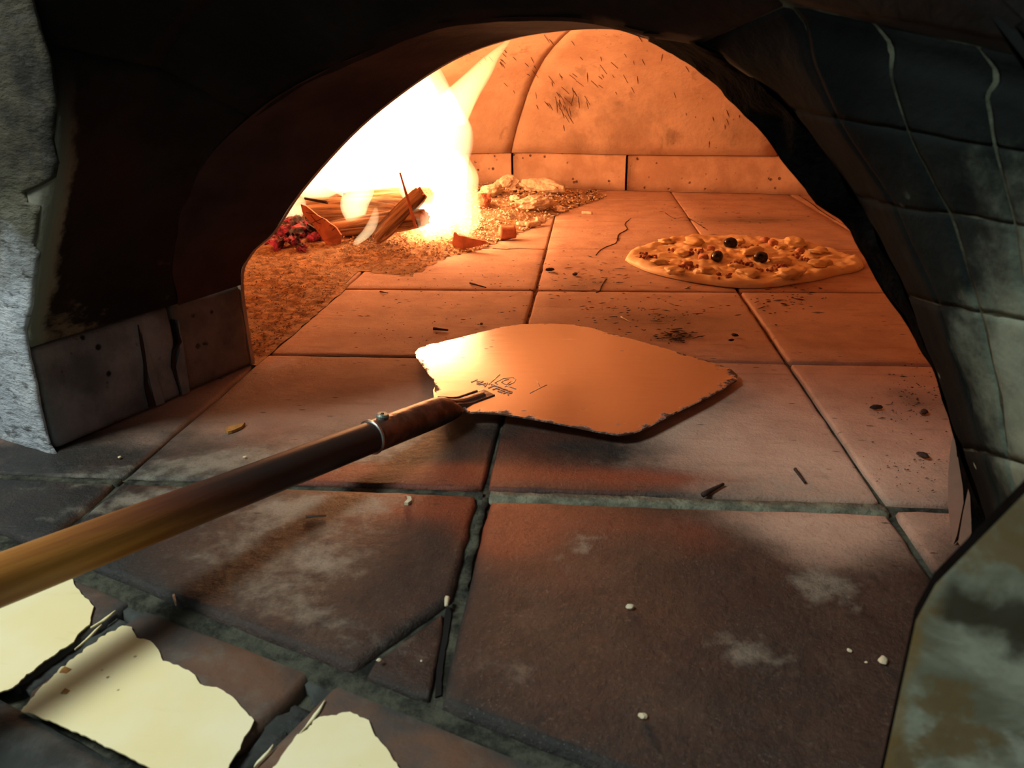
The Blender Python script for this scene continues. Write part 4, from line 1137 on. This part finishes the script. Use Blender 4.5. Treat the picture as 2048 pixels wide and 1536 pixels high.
# main body: from the logs up along the arch
tongue('flame', [(865, 478, 1.10, .020), (862, 440, 1.12, .055), (850, 380, 1.14, .078), (838, 310, 1.15, .090), (838, 250, 1.15, .086), (840, 200, 1.14, .066), (850, 165, 1.13, .040), (862, 135, 1.12, .015)], M_FLAME, 1)
tongue('flame', [(745, 400, 1.16, .05), (735, 360, 1.18, .10), (745, 300, 1.20, .12), (770, 240, 1.20, .11), (790, 190, 1.20, .08), (810, 140, 1.20, .04)], M_FLAME, 2)
tongue('flame', [(630, 395, 1.14, .03), (640, 365, 1.16, .075), (660, 320, 1.18, .10), (700, 270, 1.18, .10), (740, 215, 1.18, .06)], M_FLAME, 3)
tongue('flame', [(900, 490, 1.06, .012), (898, 455, 1.08, .040), (905, 400, 1.12, .036), (912, 345, 1.14, .030), (905, 300, 1.14, .012)], M_FLAME, 4)
tongue('flame', [(880, 250, 1.10, .04), (896, 215, 1.10, .040), (925, 182, 1.10, .030), (956, 148, 1.10, .022), (980, 118, 1.10, .014), (1006, 92, 1.10, .007), (1022, 75, 1.10, .002)], M_FLAME2, 5)
tongue('flame', [(930, 480, 1.07, .006), (938, 440, 1.09, .022), (930, 390, 1.11, .024), (936, 350, 1.12, .018), (928, 310, 1.12, .005)], M_FLAME2, 6)
tongue('flame', [(722, 470, .985, .004), (712, 445, .985, .015), (708, 415, .985, .024), (718, 385, .99, .026), (735, 345, 1.0, .014)], M_FLAME3, 7)
tongue('flame', [(710, 490, .94, .004), (722, 478, .94, .010), (738, 460, .945, .010), (748, 438, .95, .008), (752, 415, .96, .003)], M_FLAME3, 8)
tongue('flame', [(590, 492, .96, .002), (584, 470, .97, .009), (580, 445, .98, .013), (590, 420, 1.0, .02), (600, 395, 1.02, .008)], M_FLAME3, 9)
tongue('flame', [(860, 480, .97, .010), (846, 440, .98, .014), (826, 395, 1.0, .018), (805, 345, 1.02, .02)], M_FLAME3, 10)
tongue('flame', [(880, 488, 1.04, .014), (870, 465, 1.05, .03), (860, 430, 1.08, .04), (855, 390, 1.1, .03)], M_FLAME, 11)

# ------------------------------------------------------------------ the pizza
pz_out = [(1250, 511), (1262, 496), (1300, 484), (1340, 474), (1390, 470), (1440, 470), (1500, 472), (1560, 476), (1620, 484), (1660, 494), (1700, 508), (1722, 522), (1727, 534), (1712, 542), (1680, 548), (1640, 558), (1590, 566), (1540, 573), (1480, 574), (1420, 568), (1350, 556), (1295, 542), (1262, 528)]
PO = [PZ(x, y, .0025 if y > 520 else .009).to_2d() for x, y in pz_out]
pc = sum(PO, Vector((0, 0))) / len(PO)
pizza = empty('pizza', (pc.x, pc.y, 0)); tag(pizza, 'round pale half-baked pizza topped with cheese, ham and three black olives', 'pizza')
ol = catmull([Vector((p.x, p.y, 0)) for p in PO + [PO[0]]], 9)[:-1]; no = len(ol); nr_ = 48
def pz_h(rf, ang, p):
    rim = math.exp(-((rf - .93) / .055) ** 2); q = Vector((p.x, p.y, 0))
    h = .0040 + .0034 * rim * (1 + .8 * fnz(q, 34, 5)) 
    h += .0022 * rim * nz(q, 75, 4)
    h += (.0034 * fnz(q, 30, 8) + .0042 * abs(fnz(q, 62, 9)) + .0016 * fnz(q, 130, 3)) * (1 if rf < .88 else .55)
    return h
vs = []; fs = []
for i in range(nr_ + 1):
    rf = i / nr_
    for k in range(no):
        p = Vector((pc.x, pc.y, 0)).lerp(ol[k], max(rf, .01)); fall = math.sqrt(max(0, 1 - max(0, (rf - .95) / .05) ** 2)) if rf > .95 else 1
        vs.append(Vector((p.x - pc.x, p.y - pc.y, .0022 + pz_h(rf, k, p) * fall)))
m = len(vs)
for k in range(no): p = Vector((pc.x, pc.y, 0)).lerp(ol[k], .99); vs.append(Vector((p.x - pc.x, p.y - pc.y, .0008)))
for i in range(nr_):
    for k in range(no): a = i * no + k; b = i * no + (k + 1) % no; fs.append((a, b, b + no, a + no))
for k in range(no): a = nr_ * no + k; b = nr_ * no + (k + 1) % no; fs.append((a, b, m + (k + 1) % no, m + k))
fs.append(tuple(reversed(range(m, m + no)))); fs.append(tuple(reversed(range(0, no))))
crust = frompy('dough', vs, fs, M_DOUGH, pizza, True)
def on_pz(x, y, z=.012): p = PZ(x, y, z); return Vector((p.x - pc.x, p.y - pc.y, .0075))
def topping(name, x, y, r, mat, sq, seed, sub=2, rough=.3, dz=0, rot=None):
    o = lump(name, on_pz(x, y) + Vector((0, 0, dz)), r, mat, None, None, None, seed, sq, (seed * 1.3 if rot is None else rot), sub, rough, pizza, True); return o
for k, (x, y) in enumerate([(1461, 489), (1434, 516), (1521, 518)]):
    o = topping('olive', x, y, .0098, M_OLIVE, (1.05, .85, .85), k, 3, .08, -.0015)
    # the pitted end of the olive
    o2 = frompy('olive_hole', [(cos(a) * .0032, -.0086 + sin(a) * .0008, .0085 + sin(a) * .0032) for a in [i * pi / 5 for i in range(10)]], [tuple(range(10))], M_CHAR, o)
    o2['label'] = 'dark pit hole'
rk = random.Random(4)
for k, (x, y, s_) in enumerate([(1390, 483, .014), (1505, 502, .014), (1590, 486, .016), (1335, 480, .010), (1558, 492, .008), (1640, 500, .010), (1448, 508, .008), (1365, 505, .010), (1490, 490, .008), (1620, 512, .010), (1320, 520, .010), (1410, 540, .012), (1500, 545, .012), (1580, 548, .014), (1480, 478, .008), (1560, 520, .011), (1475, 530, .010), (1350, 540, .011), (1640, 525, .012)]):
    topping('cheese_lump', x, y, s_, M_CHEESE, (1.3, 1.05, .42), 50 + k, 3, .55, -.0022)
def cube_bit(name, x, y, sx, sy, sz, mat, rot, tilt=.2):
    bm = bmesh.new(); bmesh.ops.create_cube(bm, size=1); bmesh.ops.bevel(bm, geom=bm.edges[:], offset=.12, segments=2, affect='EDGES')
    R = Matrix.Rotation(rot, 3, 'Z') @ Matrix.Rotation(tilt, 3, 'X')
    for v in bm.verts: v.co = R @ Vector((v.co.x * sx, v.co.y * sy, v.co.z * sz))
    o = frombm(name, bm, mat, pizza, True); o.location = on_pz(x, y) + Vector((0, 0, sz * .4)); return o
for k, (x, y) in enumerate([(1407, 514), (1546, 484), (1422, 496), (1382, 478), (1530, 478), (1375, 527), (1600, 500)]):
    cube_bit('ham_piece', x, y, .013, .011, .008, M_HAM, k * .7, .25)
for k, (x, y, n_) in enumerate([(1293, 507, 12), (1300, 512, 6), (1392, 500, 9), (1370, 531, 9), (1388, 528, 7), (1450, 549, 8), (1492, 490, 10), (1505, 493, 6), (1475, 522, 9), (1490, 526, 6), (1620, 514, 9), (1607, 512, 7), (1560, 530, 9), (1545, 534, 6), (1595, 505, 5), (1350, 500, 5), (1515, 540, 5)]):
    vs = []; fs = []
    for j in range(n_):
        c = on_pz(x + rk.uniform(-14, 14), y + rk.uniform(-4, 4)); bm = bmesh.new(); bmesh.ops.create_icosphere(bm, subdivisions=1, radius=rk.uniform(.0018, .0034)); b = len(vs)
        vs += [v.co * (1 + .3 * rk.uniform(-1, 1)) + c + Vector((0, 0, .0022)) for v in bm.verts]; fs += [tuple(b + v.index for v in f.verts) for f in bm.faces]; bm.free()
    o = frompy('minced_meat', vs, fs, M_MEAT, pizza, True); o['kind'] = 'stuff'
for k in range(130):
    break

# ------------------------------------------------------------------ the peel
peel = empty('pizza_peel', tuple(PZ(905, 818, 0))); tag(peel, 'steel-bladed pizza peel with long charred wooden handle lying on the hearth', 'pizza peel')
ZB = .0095
bl = [(830, 704), (838, 694), (860, 687), (910, 677), (965, 662), (1005, 651), (1040, 645), (1100, 644), (1150, 646), (1185, 654), (1215, 665), (1290, 685), (1370, 707), (1430, 722), (1462, 732), (1476, 744), (1475, 754), (1455, 768), (1410, 795), (1350, 825), (1290, 856), (1262, 866), (1236, 869), (1195, 864), (1150, 856), (1090, 846), (1040, 838), (1000, 832), (960, 829), (930, 829), (921, 824), (916, 815), (895, 812), (868, 806), (868, 795), (870, 780), (868, 764), (855, 750), (842, 730), (833, 716)]
BP = [PZ(x, y, ZB) for x, y in bl]
# flat sheet with a slight lift of the far edge, on a grid cut to the outline
bm = bmesh.new(); bm.faces.new([bm.verts.new((p.x, p.y, 0)) for p in BP])
for ax in (0, 1):
    lo = min(p[ax] for p in BP); hi = max(p[ax] for p in BP); k = lo + .012
    while k < hi:
        co_ = [0, 0, 0]; co_[ax] = k; no_ = [0, 0, 0]; no_[ax] = 1
        bmesh.ops.bisect_plane(bm, geom=bm.verts[:] + bm.edges[:] + bm.faces[:], plane_co=co_, plane_no=no_); k += .012
for v in bm.verts: v.co.z = ZB
cB = Vector((sum(p.x for p in BP) / len(BP), sum(p.y for p in BP) / len(BP), 0))
for v in bm.verts: v.co.z += .0044 * (1 - (Vector((v.co.x, v.co.y, 0)) - cB).length_squared / .0169)
top = bm.verts[:]; ext = bmesh.ops.extrude_face_region(bm, geom=bm.faces[:])
for v in ext['geom']:
    if isinstance(v, bmesh.types.BMVert): v.co.z -= .0012
for f in bm.faces: f.smooth = False
bmesh.ops.recalc_face_normals(bm, faces=bm.faces)
blade = frombm('blade', bm, M_BLADE, None, False)
for p in blade.data.polygons:
    if abs(p.normal.z) > .5: p.use_smooth = True
blade.data.set_sharp_from_angle(angle=.8)
BB = [p.to_2d() for p in BP]
def blade_wear(c):
    p = Vector((c.x, c.y)); best = 9; n = len(BB)
    for i in range(n):
        a, b = BB[i], BB[(i + 1) % n]; d = b - a; t = max(0, min(1, (p - a).dot(d) / max(d.length_squared, 1e-9))); best = min(best, (a + d * t - p).length)
    v = .74 * math.exp(-(best / .009) ** 1.1)
    r = (p - PZ(1440, 745, ZB).to_2d()).length; v += .22 * math.exp(-(r / .03) ** 2)
    r = (p - PZ(950, 815, ZB).to_2d()).length; v += .18 * math.exp(-(r / .03) ** 2)
    return [min(v, 1), 0, 0]
paint(blade, blade_wear); to_local(peel, blade)
# handle axis
def bz(x, y): return .0044 * (1 - (Vector((x, y, 0)) - cB).length_squared / .0169)
h0 = PZ(905, 812, .0165); h1 = PZ(0, 1160, .050)
hd = (h1 - h0).normalized(); hs = hd.cross(Vector((0, 0, 1))).normalized(); hu = hs.cross(hd).normalized(); hu = hu if hu.z > 0 else -hu
def tube(name, prof, mat, seg=28, wob=0., frac=1., seed=0, smoothit=True, objspace=False):
    """prof: (distance along the handle, half width, half height, drop)"""
    vs = []; fs = []
    for s_, rw, rh, dz in prof:
        for k in range(seg):
            a = 2 * pi * k / seg; w_ = 1 + wob * fnz((s_ * 20, cos(a), sin(a)), 1.2, seed)
            vs.append(h0 + hd * s_ + hs * cos(a) * rw * w_ + hu * sin(a) * rh * w_ + Vector((0, 0, dz)))
    n = len(prof)
    for i in range(n - 1):
        for k in range(seg): a = i * seg + k; b = i * seg + (k + 1) % seg; fs.append((a, b, b + seg, a + seg))
    fs.append(tuple(reversed(range(seg)))); fs.append(tuple(range((n - 1) * seg, n * seg)))
    o = frompy(name, vs, fs, mat, None, smoothit)
    bm = bmesh.new(); bm.from_mesh(o.data); bmesh.ops.recalc_face_normals(bm, faces=bm.faces); bm.to_mesh(o.data); bm.free()
    return o
LH = (h1 - h0).length
sR = (PZ(715, 882, .02) - h0).dot(hd)
socket = tube('socket', [(-.003, .0085, .0045, -.003), (.002, .0105, .0068, -.002), (.008, .0115, .0095, -.0006), (.016, .0115, .0108, 0)] + [(t, .0113, .0113, 0) for t in [.03, .045, .06, sR - .004]] + [(sR, .0116, .0116, 0)], M_IRON, wob=.03)
to_local(peel, socket)
rim = tube('socket_rim', [(sR - .0012, .0119, .0119, 0), (sR + .0002, .0122, .0122, 0), (sR + .0008, .0118, .0118, 0)], M_STEEL); to_local(peel, rim)
# wooden pole, modelled along its own x axis so that the grain follows it
pole_r = .0108; vs = []; fs = []; seg = 28; n = 60; Lp = LH + .12 - sR
for i in range(n + 1):
    x = Lp * i / n
    for k in range(seg):
        a = 2 * pi * k / seg; r = pole_r * (1 + .02 * fnz((x * 12, cos(a), sin(a)), 1, 3)) * (1 + .10 * x / Lp); vs.append((x, cos(a) * r, sin(a) * r))
for i in range(n):
    for k in range(seg): a = i * seg + k; b = i * seg + (k + 1) % seg; fs.append((a, b, b + seg, a + seg))
fs.append(tuple(range(seg))); fs.append(tuple(range(n * seg, n * seg + seg)))
pole = frompy('handle', vs, fs, M_WOODH, peel, True)
bm = bmesh.new(); bm.from_mesh(pole.data); bmesh.ops.recalc_face_normals(bm, faces=bm.faces); bm.to_mesh(pole.data); bm.free()
pole.matrix_parent_inverse = Matrix.Identity(4)
pole.location = h0 + hd * (sR - .004) - peel.location; pole.rotation_euler = Matrix((hd, hs, hu)).transposed().to_euler()
if Matrix((hd, hs, hu)).determinant() < 0: pole.rotation_euler = Matrix((hd, -hs, hu)).transposed().to_euler()
# screw on the socket
sc_ = h0 + hd * (PZ(735, 842, .03) - h0).dot(hd) + hu * .0112
def cyl_at(name, c, axis, r, h, mat, seg=20, dome_=.0):
    ax = axis.normalized(); t = ax.orthogonal().normalized(); b = ax.cross(t); vs = []; fs = []
    prof = [(r, 0), (r, h * .6), (r * .8, h), (r * .25, h * (1 + dome_))]
    for rr_, hh in prof:
        for k in range(seg): a = 2 * pi * k / seg; vs.append(c + t * cos(a) * rr_ + b * sin(a) * rr_ + ax * hh)
    for i in range(len(prof) - 1):
        for k in range(seg): a0 = i * seg + k; b0 = i * seg + (k + 1) % seg; fs.append((a0, b0, b0 + seg, a0 + seg))
    fs.append(tuple(reversed(range(seg)))); fs.append(tuple(range((len(prof) - 1) * seg, len(prof) * seg)))
    return frompy(name, vs, fs, mat, None)
scr = cyl_at('screw', sc_, (hu - hs * .1), .0044, .0028, M_SCREW); 
sl = cyl_at('screw_slot', sc_ + hu * .0029, hu, .0012, .0004, M_CHAR); 
to_local(peel, scr); sl.data.transform(Matrix.Translation(-peel.location)); sl.parent = scr
# tang: two ribs running from the socket on to the blade
dirb = (PZ(975, 788, ZB) - PZ(880, 818, ZB)); dirb.z = 0; dirb.normalize(); sb = Vector((-dirb.y, dirb.x, 0))
e0 = PZ(905, 815, ZB); 
TL = (PZ(972, 790, ZB) - e0).length
def rib(name, s0, s1, off, w_, h_, mat, tip=.0):
    vs = []; fs = []; prof = [(-w_, 0), (-w_ * .75, h_ * .8), (-w_ * .3, h_), (w_ * .3, h_), (w_ * .75, h_ * .8), (w_, 0)]
    N = 8
    for i in range(N + 1):
        t = i / N; s_ = s0 + (s1 - s0) * t; k = 1 - tip * t
        base = e0 + dirb * s_ + sb * off
        lift = max(0, .006 * (1 - t * 2.2))
        for a, z in prof: vs.append(Vector((base.x, base.y, ZB + bz(base.x, base.y))) + sb * a + Vector((0, 0, z * k + (lift if z > 0 else 0))))
    m = len(prof)
    for i in range(N):
        for k in range(m - 1): a = i * m + k; fs.append((a, a + 1, a + m + 1, a + m))
        fs.append((i * m, i * m + m, i * m + 2 * m - 1, i * m + m - 1))
    fs.append(tuple(range(m))); fs.append(tuple(range(N * m, N * m + m)))
    o = frompy(name, vs, fs, mat, None); bm = bmesh.new(); bm.from_mesh(o.data); bmesh.ops.recalc_face_normals(bm, faces=bm.faces); bm.to_mesh(o.data); bm.free()
    to_local(peel, o); return o
rib('tang_plate', -.014, TL, 0, .0085, .0008, M_IRON)
rib('tang_rib', -.012, TL - .006, -.001, .0042, .0042, M_IRON, .45)
rib('tang_rib', -.008, TL - .006, .0072, .0014, .0022, M_IRON, .2)
rib('tang_rib', -.008, TL, -.0080, .0010, .0012, M_IRON, .2)
rv = cyl_at('rivet', e0 + dirb * (TL - .0045) + sb * -.0035 + Vector((0, 0, .0022)), Vector((0, 0, 1)), .0022, .0009, M_STEEL); to_local(peel, rv)
# folded neck of the blade left of the tang
nk = flake('neck_fold', [(874, 766), (884, 763), (932, 777), (900, 788), (868, 796), (866, 780)], ZB + .0018, M_BLADE, None, .0007, .1); to_local(peel, nk)
# stamped letters
def word(txt, px0, px1, hgt, parent, mat):
    a, b = PZ(*px0, ZB), PZ(*px1, ZB); x = (b - a); L = x.length; x.normalize(); y = Vector((-x.y, x.x, 0))
    cu = bpy.data.curves.new('letters', 'FONT'); cu.body = txt; cu.size = 1; cu.extrude = .03; cu.offset = .0
    t = bpy.data.objects.new('tmp', cu); C.objects.link(t); dg = bpy.context.evaluated_depsgraph_get(); me = bpy.data.meshes.new_from_object(t.evaluated_get(dg))
    bpy.data.objects.remove(t)
    w0 = min(v.co.x for v in me.vertices); w1 = max(v.co.x for v in me.vertices); h1_ = max(v.co.y for v in me.vertices)
    for v in me.vertices:
        X = (v.co.x - w0) / (w1 - w0) * L; Y = v.co.y / h1_ * hgt; q_ = a + x * X + y * Y; v.co = q_ + Vector((0, 0, bz(q_.x, q_.y) + .0002 + v.co.z * .008))
    o = link('stamped_letters', me, mat, None); to_local(parent, o); return o
M_STAMP = mat_simple('stamped_relief', (.44, .40, .37), .35, .4, 90, .2, .001, metal=.8)
word('MATFER', (942, 771), (1018, 799), .0072, peel, M_STAMP)
def line_rel(name, pts, wid, mat, parent):
    o = ribbon(name, [PZ(x, y, ZB) + Vector((0, 0, bz(*PZ(x, y, ZB).to_2d()))) for x, y in pts], wid, .0003, mat, None, .0003, .0, 1); to_local(parent, o)
for pts in [[(996, 778), (990, 774), (1006, 766), (1026, 764), (1032, 768), (1028, 774), (1010, 782)], [(1008, 776), (1003, 773), (1010, 769), (1018, 768)], [(1008, 776), (1014, 778), (1022, 772)], [(1014, 780), (1032, 787)], [(980, 774), (1002, 784)], [(1000, 758), (978, 777)]]:
    line_rel('stamped_emblem', pts, .0007, M_STAMP, peel)
for pts in [[(1060, 795), (1078, 786), (1094, 779)], [(1074, 770), (1080, 782)]]:
    line_rel('scratch', pts, .0005, M_STAMP, peel)

# ------------------------------------------------------------------ debris
def wtag(o, label, cat, group=None): return tag(o, label, cat, group)
def scrap(name, px, z, mat, label, cat, group=None, th=.0012, seed=0):
    o = flake(name, px, z, mat, None, th, .5, seed=seed); c = sum((v.co for v in o.data.vertices), Vector((0, 0, 0))) / len(o.data.vertices); c.z = 0
    for v in o.data.vertices: v.co -= c
    o.location = c; return tag(o, label, cat, group)
scrap('leaf_scrap', [(449, 858), (458, 852), (470, 850), (480, 848), (490, 844), (483, 853), (470, 859), (455, 862)], .0028, M_LEAF, 'curled orange-brown leaf scrap left of the peel handle', 'leaf', None, .0022)
scrap('grain_husk', [(808, 1004), (814, 1000), (817, 994), (813, 991), (822, 993), (823, 1000), (816, 1005)], .0025, M_CRUMB, 'curved cream grain husk before the peel, near the mortar seam', 'grain', None, .002)
scrap('wood_chip', [(608, 1030), (645, 1026), (654, 1033), (640, 1037), (612, 1036)], -5, M_WOODP, '', '') if False else None
for k, (x, y, r, l) in enumerate([(1260, 1221, 7, 'pale oval crumb in the middle of the right front slab'), (1764, 1329, 8, 'largest white crumb near the marble slab'), (1697, 1307, 4, 'small white crumb left of the largest white crumb'),
                                  (1285, 1440, 7, 'golden crumb near the front edge of the right slab'), (758, 1326, 4, 'round grey crumb on the small triangular slab'), (843, 1327, 2, 'tiny pale crumb on the edge of the small triangular slab'), (1731, 1330, 2.5, 'tiny white speck beside the largest white crumb'),
                                  (490, 918, 3, 'tiny pale crumb left of the handle'), (240, 918, 3, 'tiny pale crumb near the left jamb'), (1925, 1160, 2.5, 'tiny pale crumb by the marble')][:9]):
    p = PZ(x, y); dist = (p - CAM).length
    lump('crumb', (p.x, p.y, .0012 if y > 1145 else .0008), r * dist / FPX, M_CRUMB, l, 'crumb', 'pale crumbs on the hearth', 60 + k, (1.2, .9, .6), k, 2, .4)
for k, (x, y, r, l) in enumerate([(1752, 820, 9, 'oval charcoal piece left of two near the right jamb'), (1847, 829, 8, 'charcoal piece right of the oval one near the right jamb'), (1845, 916, 9, 'flat charcoal piece below the other two by the right jamb'),
                                  (1100, 543, 7, 'charcoal piece left of the long tile joint behind the blade'), (1150, 552, 6, 'small charcoal piece right of the joint behind the blade'), (1469, 674, 6, 'small charcoal piece behind the right blade corner'), (1462, 684, 5, 'smaller charcoal piece just below the one behind the blade corner'), (963, 651, 4, 'tiny charcoal bit behind the far blade edge')]):
    p = PZ(x, y); dist = (p - CAM).length
    lump('charcoal_piece', (p.x, p.y, .0008), r * dist / FPX, M_CHAR, l, 'charcoal', 'loose charcoal pieces on the hearth tiles', 80 + k, (1.3, .8, .45), k * 1.1, 2, .45)
TW = 'thin twigs on the hearth'
for k, (a, b, r, m, l) in enumerate([((867, 657), (896, 660), .0016, M_CHAR, 'short dark twig behind the far left blade corner'), ((940, 566), (972, 575), .0012, M_CHAR, 'thin dark twig on the tile before the fire'), ((1405, 990), (1447, 968), .0016, M_CHAR, 'bent black twig lying across the wide mortar seam'),
                                  ((1590, 938), (1610, 965), .0012, M_CHAR, 'thin black twig on the grey tile right of the blade'), ((1242, 634), (1262, 645), .0009, M_CRUMB, 'thin pale splinter behind the peel blade'), ((760, 583), (776, 586), .001, M_CHAR, 'tiny dark twig at the corner of the ash'),
                                  ((612, 1033), (652, 1031), .0009, M_PALEASH, 'flat pale sliver of wood under the handle'), ((347, 1190), (352, 1211), .0007, M_PALEASH, 'short grey stick in the groove before the hearth'), ((895, 1196), (893, 1212), .0016, M_CRUMB, 'pale splinter standing at the broken slab corner')]):
    z = r + .0004 if k not in (7, 8) else .0008
    stick('twig', at(*a, z), at(*b, z), r, r * .6, m, l, 'twig', TW, 6, 4, .3, k)
# soot flecks and burnt flour smeared on the baking tiles
def pick_g(cx, cy, sx, sy):
    def f(r):
        p = PZ(r.gauss(cx, sx), r.gauss(cy, sy)).to_2d()
        if p.y < .45 or inside(p): return None
        return p
    return f
def flecks(name, n, cx, cy, sx, sy, size, seed, label):
    r = random.Random(seed); vs = []; fs = []
    for k in range(n):
        p = pick_g(cx, cy, sx, sy)(r)
        if p is None: continue
        s_ = size * r.uniform(.4, 1.4); L = s_ * r.choice([1.2, 1.6, 2.2, 3, 5]) * r.uniform(.7, 1.2); s_ *= r.choice([.5, .6, .8, 1, 1.5]); a = r.gauss(.12, .45); b = len(vs); m_ = 8
        for j in range(m_):
            t = 2 * pi * j / m_; q = Vector((cos(t) * L * r.uniform(.7, 1.2), sin(t) * s_ * r.uniform(.6, 1.2)))
            vs.append((p.x + q.x * cos(a) - q.y * sin(a), p.y + q.x * sin(a) + q.y * cos(a), .0011))
        vs.append((p.x, p.y, .0017)); fs += [(b + j, b + (j + 1) % m_, b + m_) for j in range(m_)]
    return tag(frompy(name, vs, fs, M_CHAR), label, 'soot flecks', None, 'stuff')
flecks('soot_flecks', 70, 1170, 545, 60, 30, .0013, 1, 'black burnt flecks smeared on the tiles left of the pizza')
flecks('soot_flecks', 110, 1300, 625, 90, 26, .0011, 2, 'black burnt flecks on the tiles between blade and pizza')
flecks('soot_flecks', 60, 1355, 675, 18, 6, .0014, 3, 'dark ring of burnt flecks behind the right of the blade')
flecks('soot_flecks', 60, 1570, 595, 40, 16, .0013, 4, 'black burnt flecks just in front of the pizza')
flecks('soot_flecks', 90, 1820, 790, 35, 34, .0005, 5, 'fine black specks by the foot of the right jamb')
flecks('soot_flecks', 70, 1400, 430, 130, 22, .0013, 6, 'dark burnt flecks behind the pizza')
flecks('soot_flecks', 80, 1830, 940, 45, 60, .0004, 7, 'fine black specks on the pale tile at the right')
flecks('soot_flecks', 100, 950, 560, 120, 30, .0006, 8, 'scattered fine specks on the tiles before the fire')
flecks('soot_flecks', 60, 850, 650, 120, 40, .0007, 9, 'scattered fine specks left of the blade')
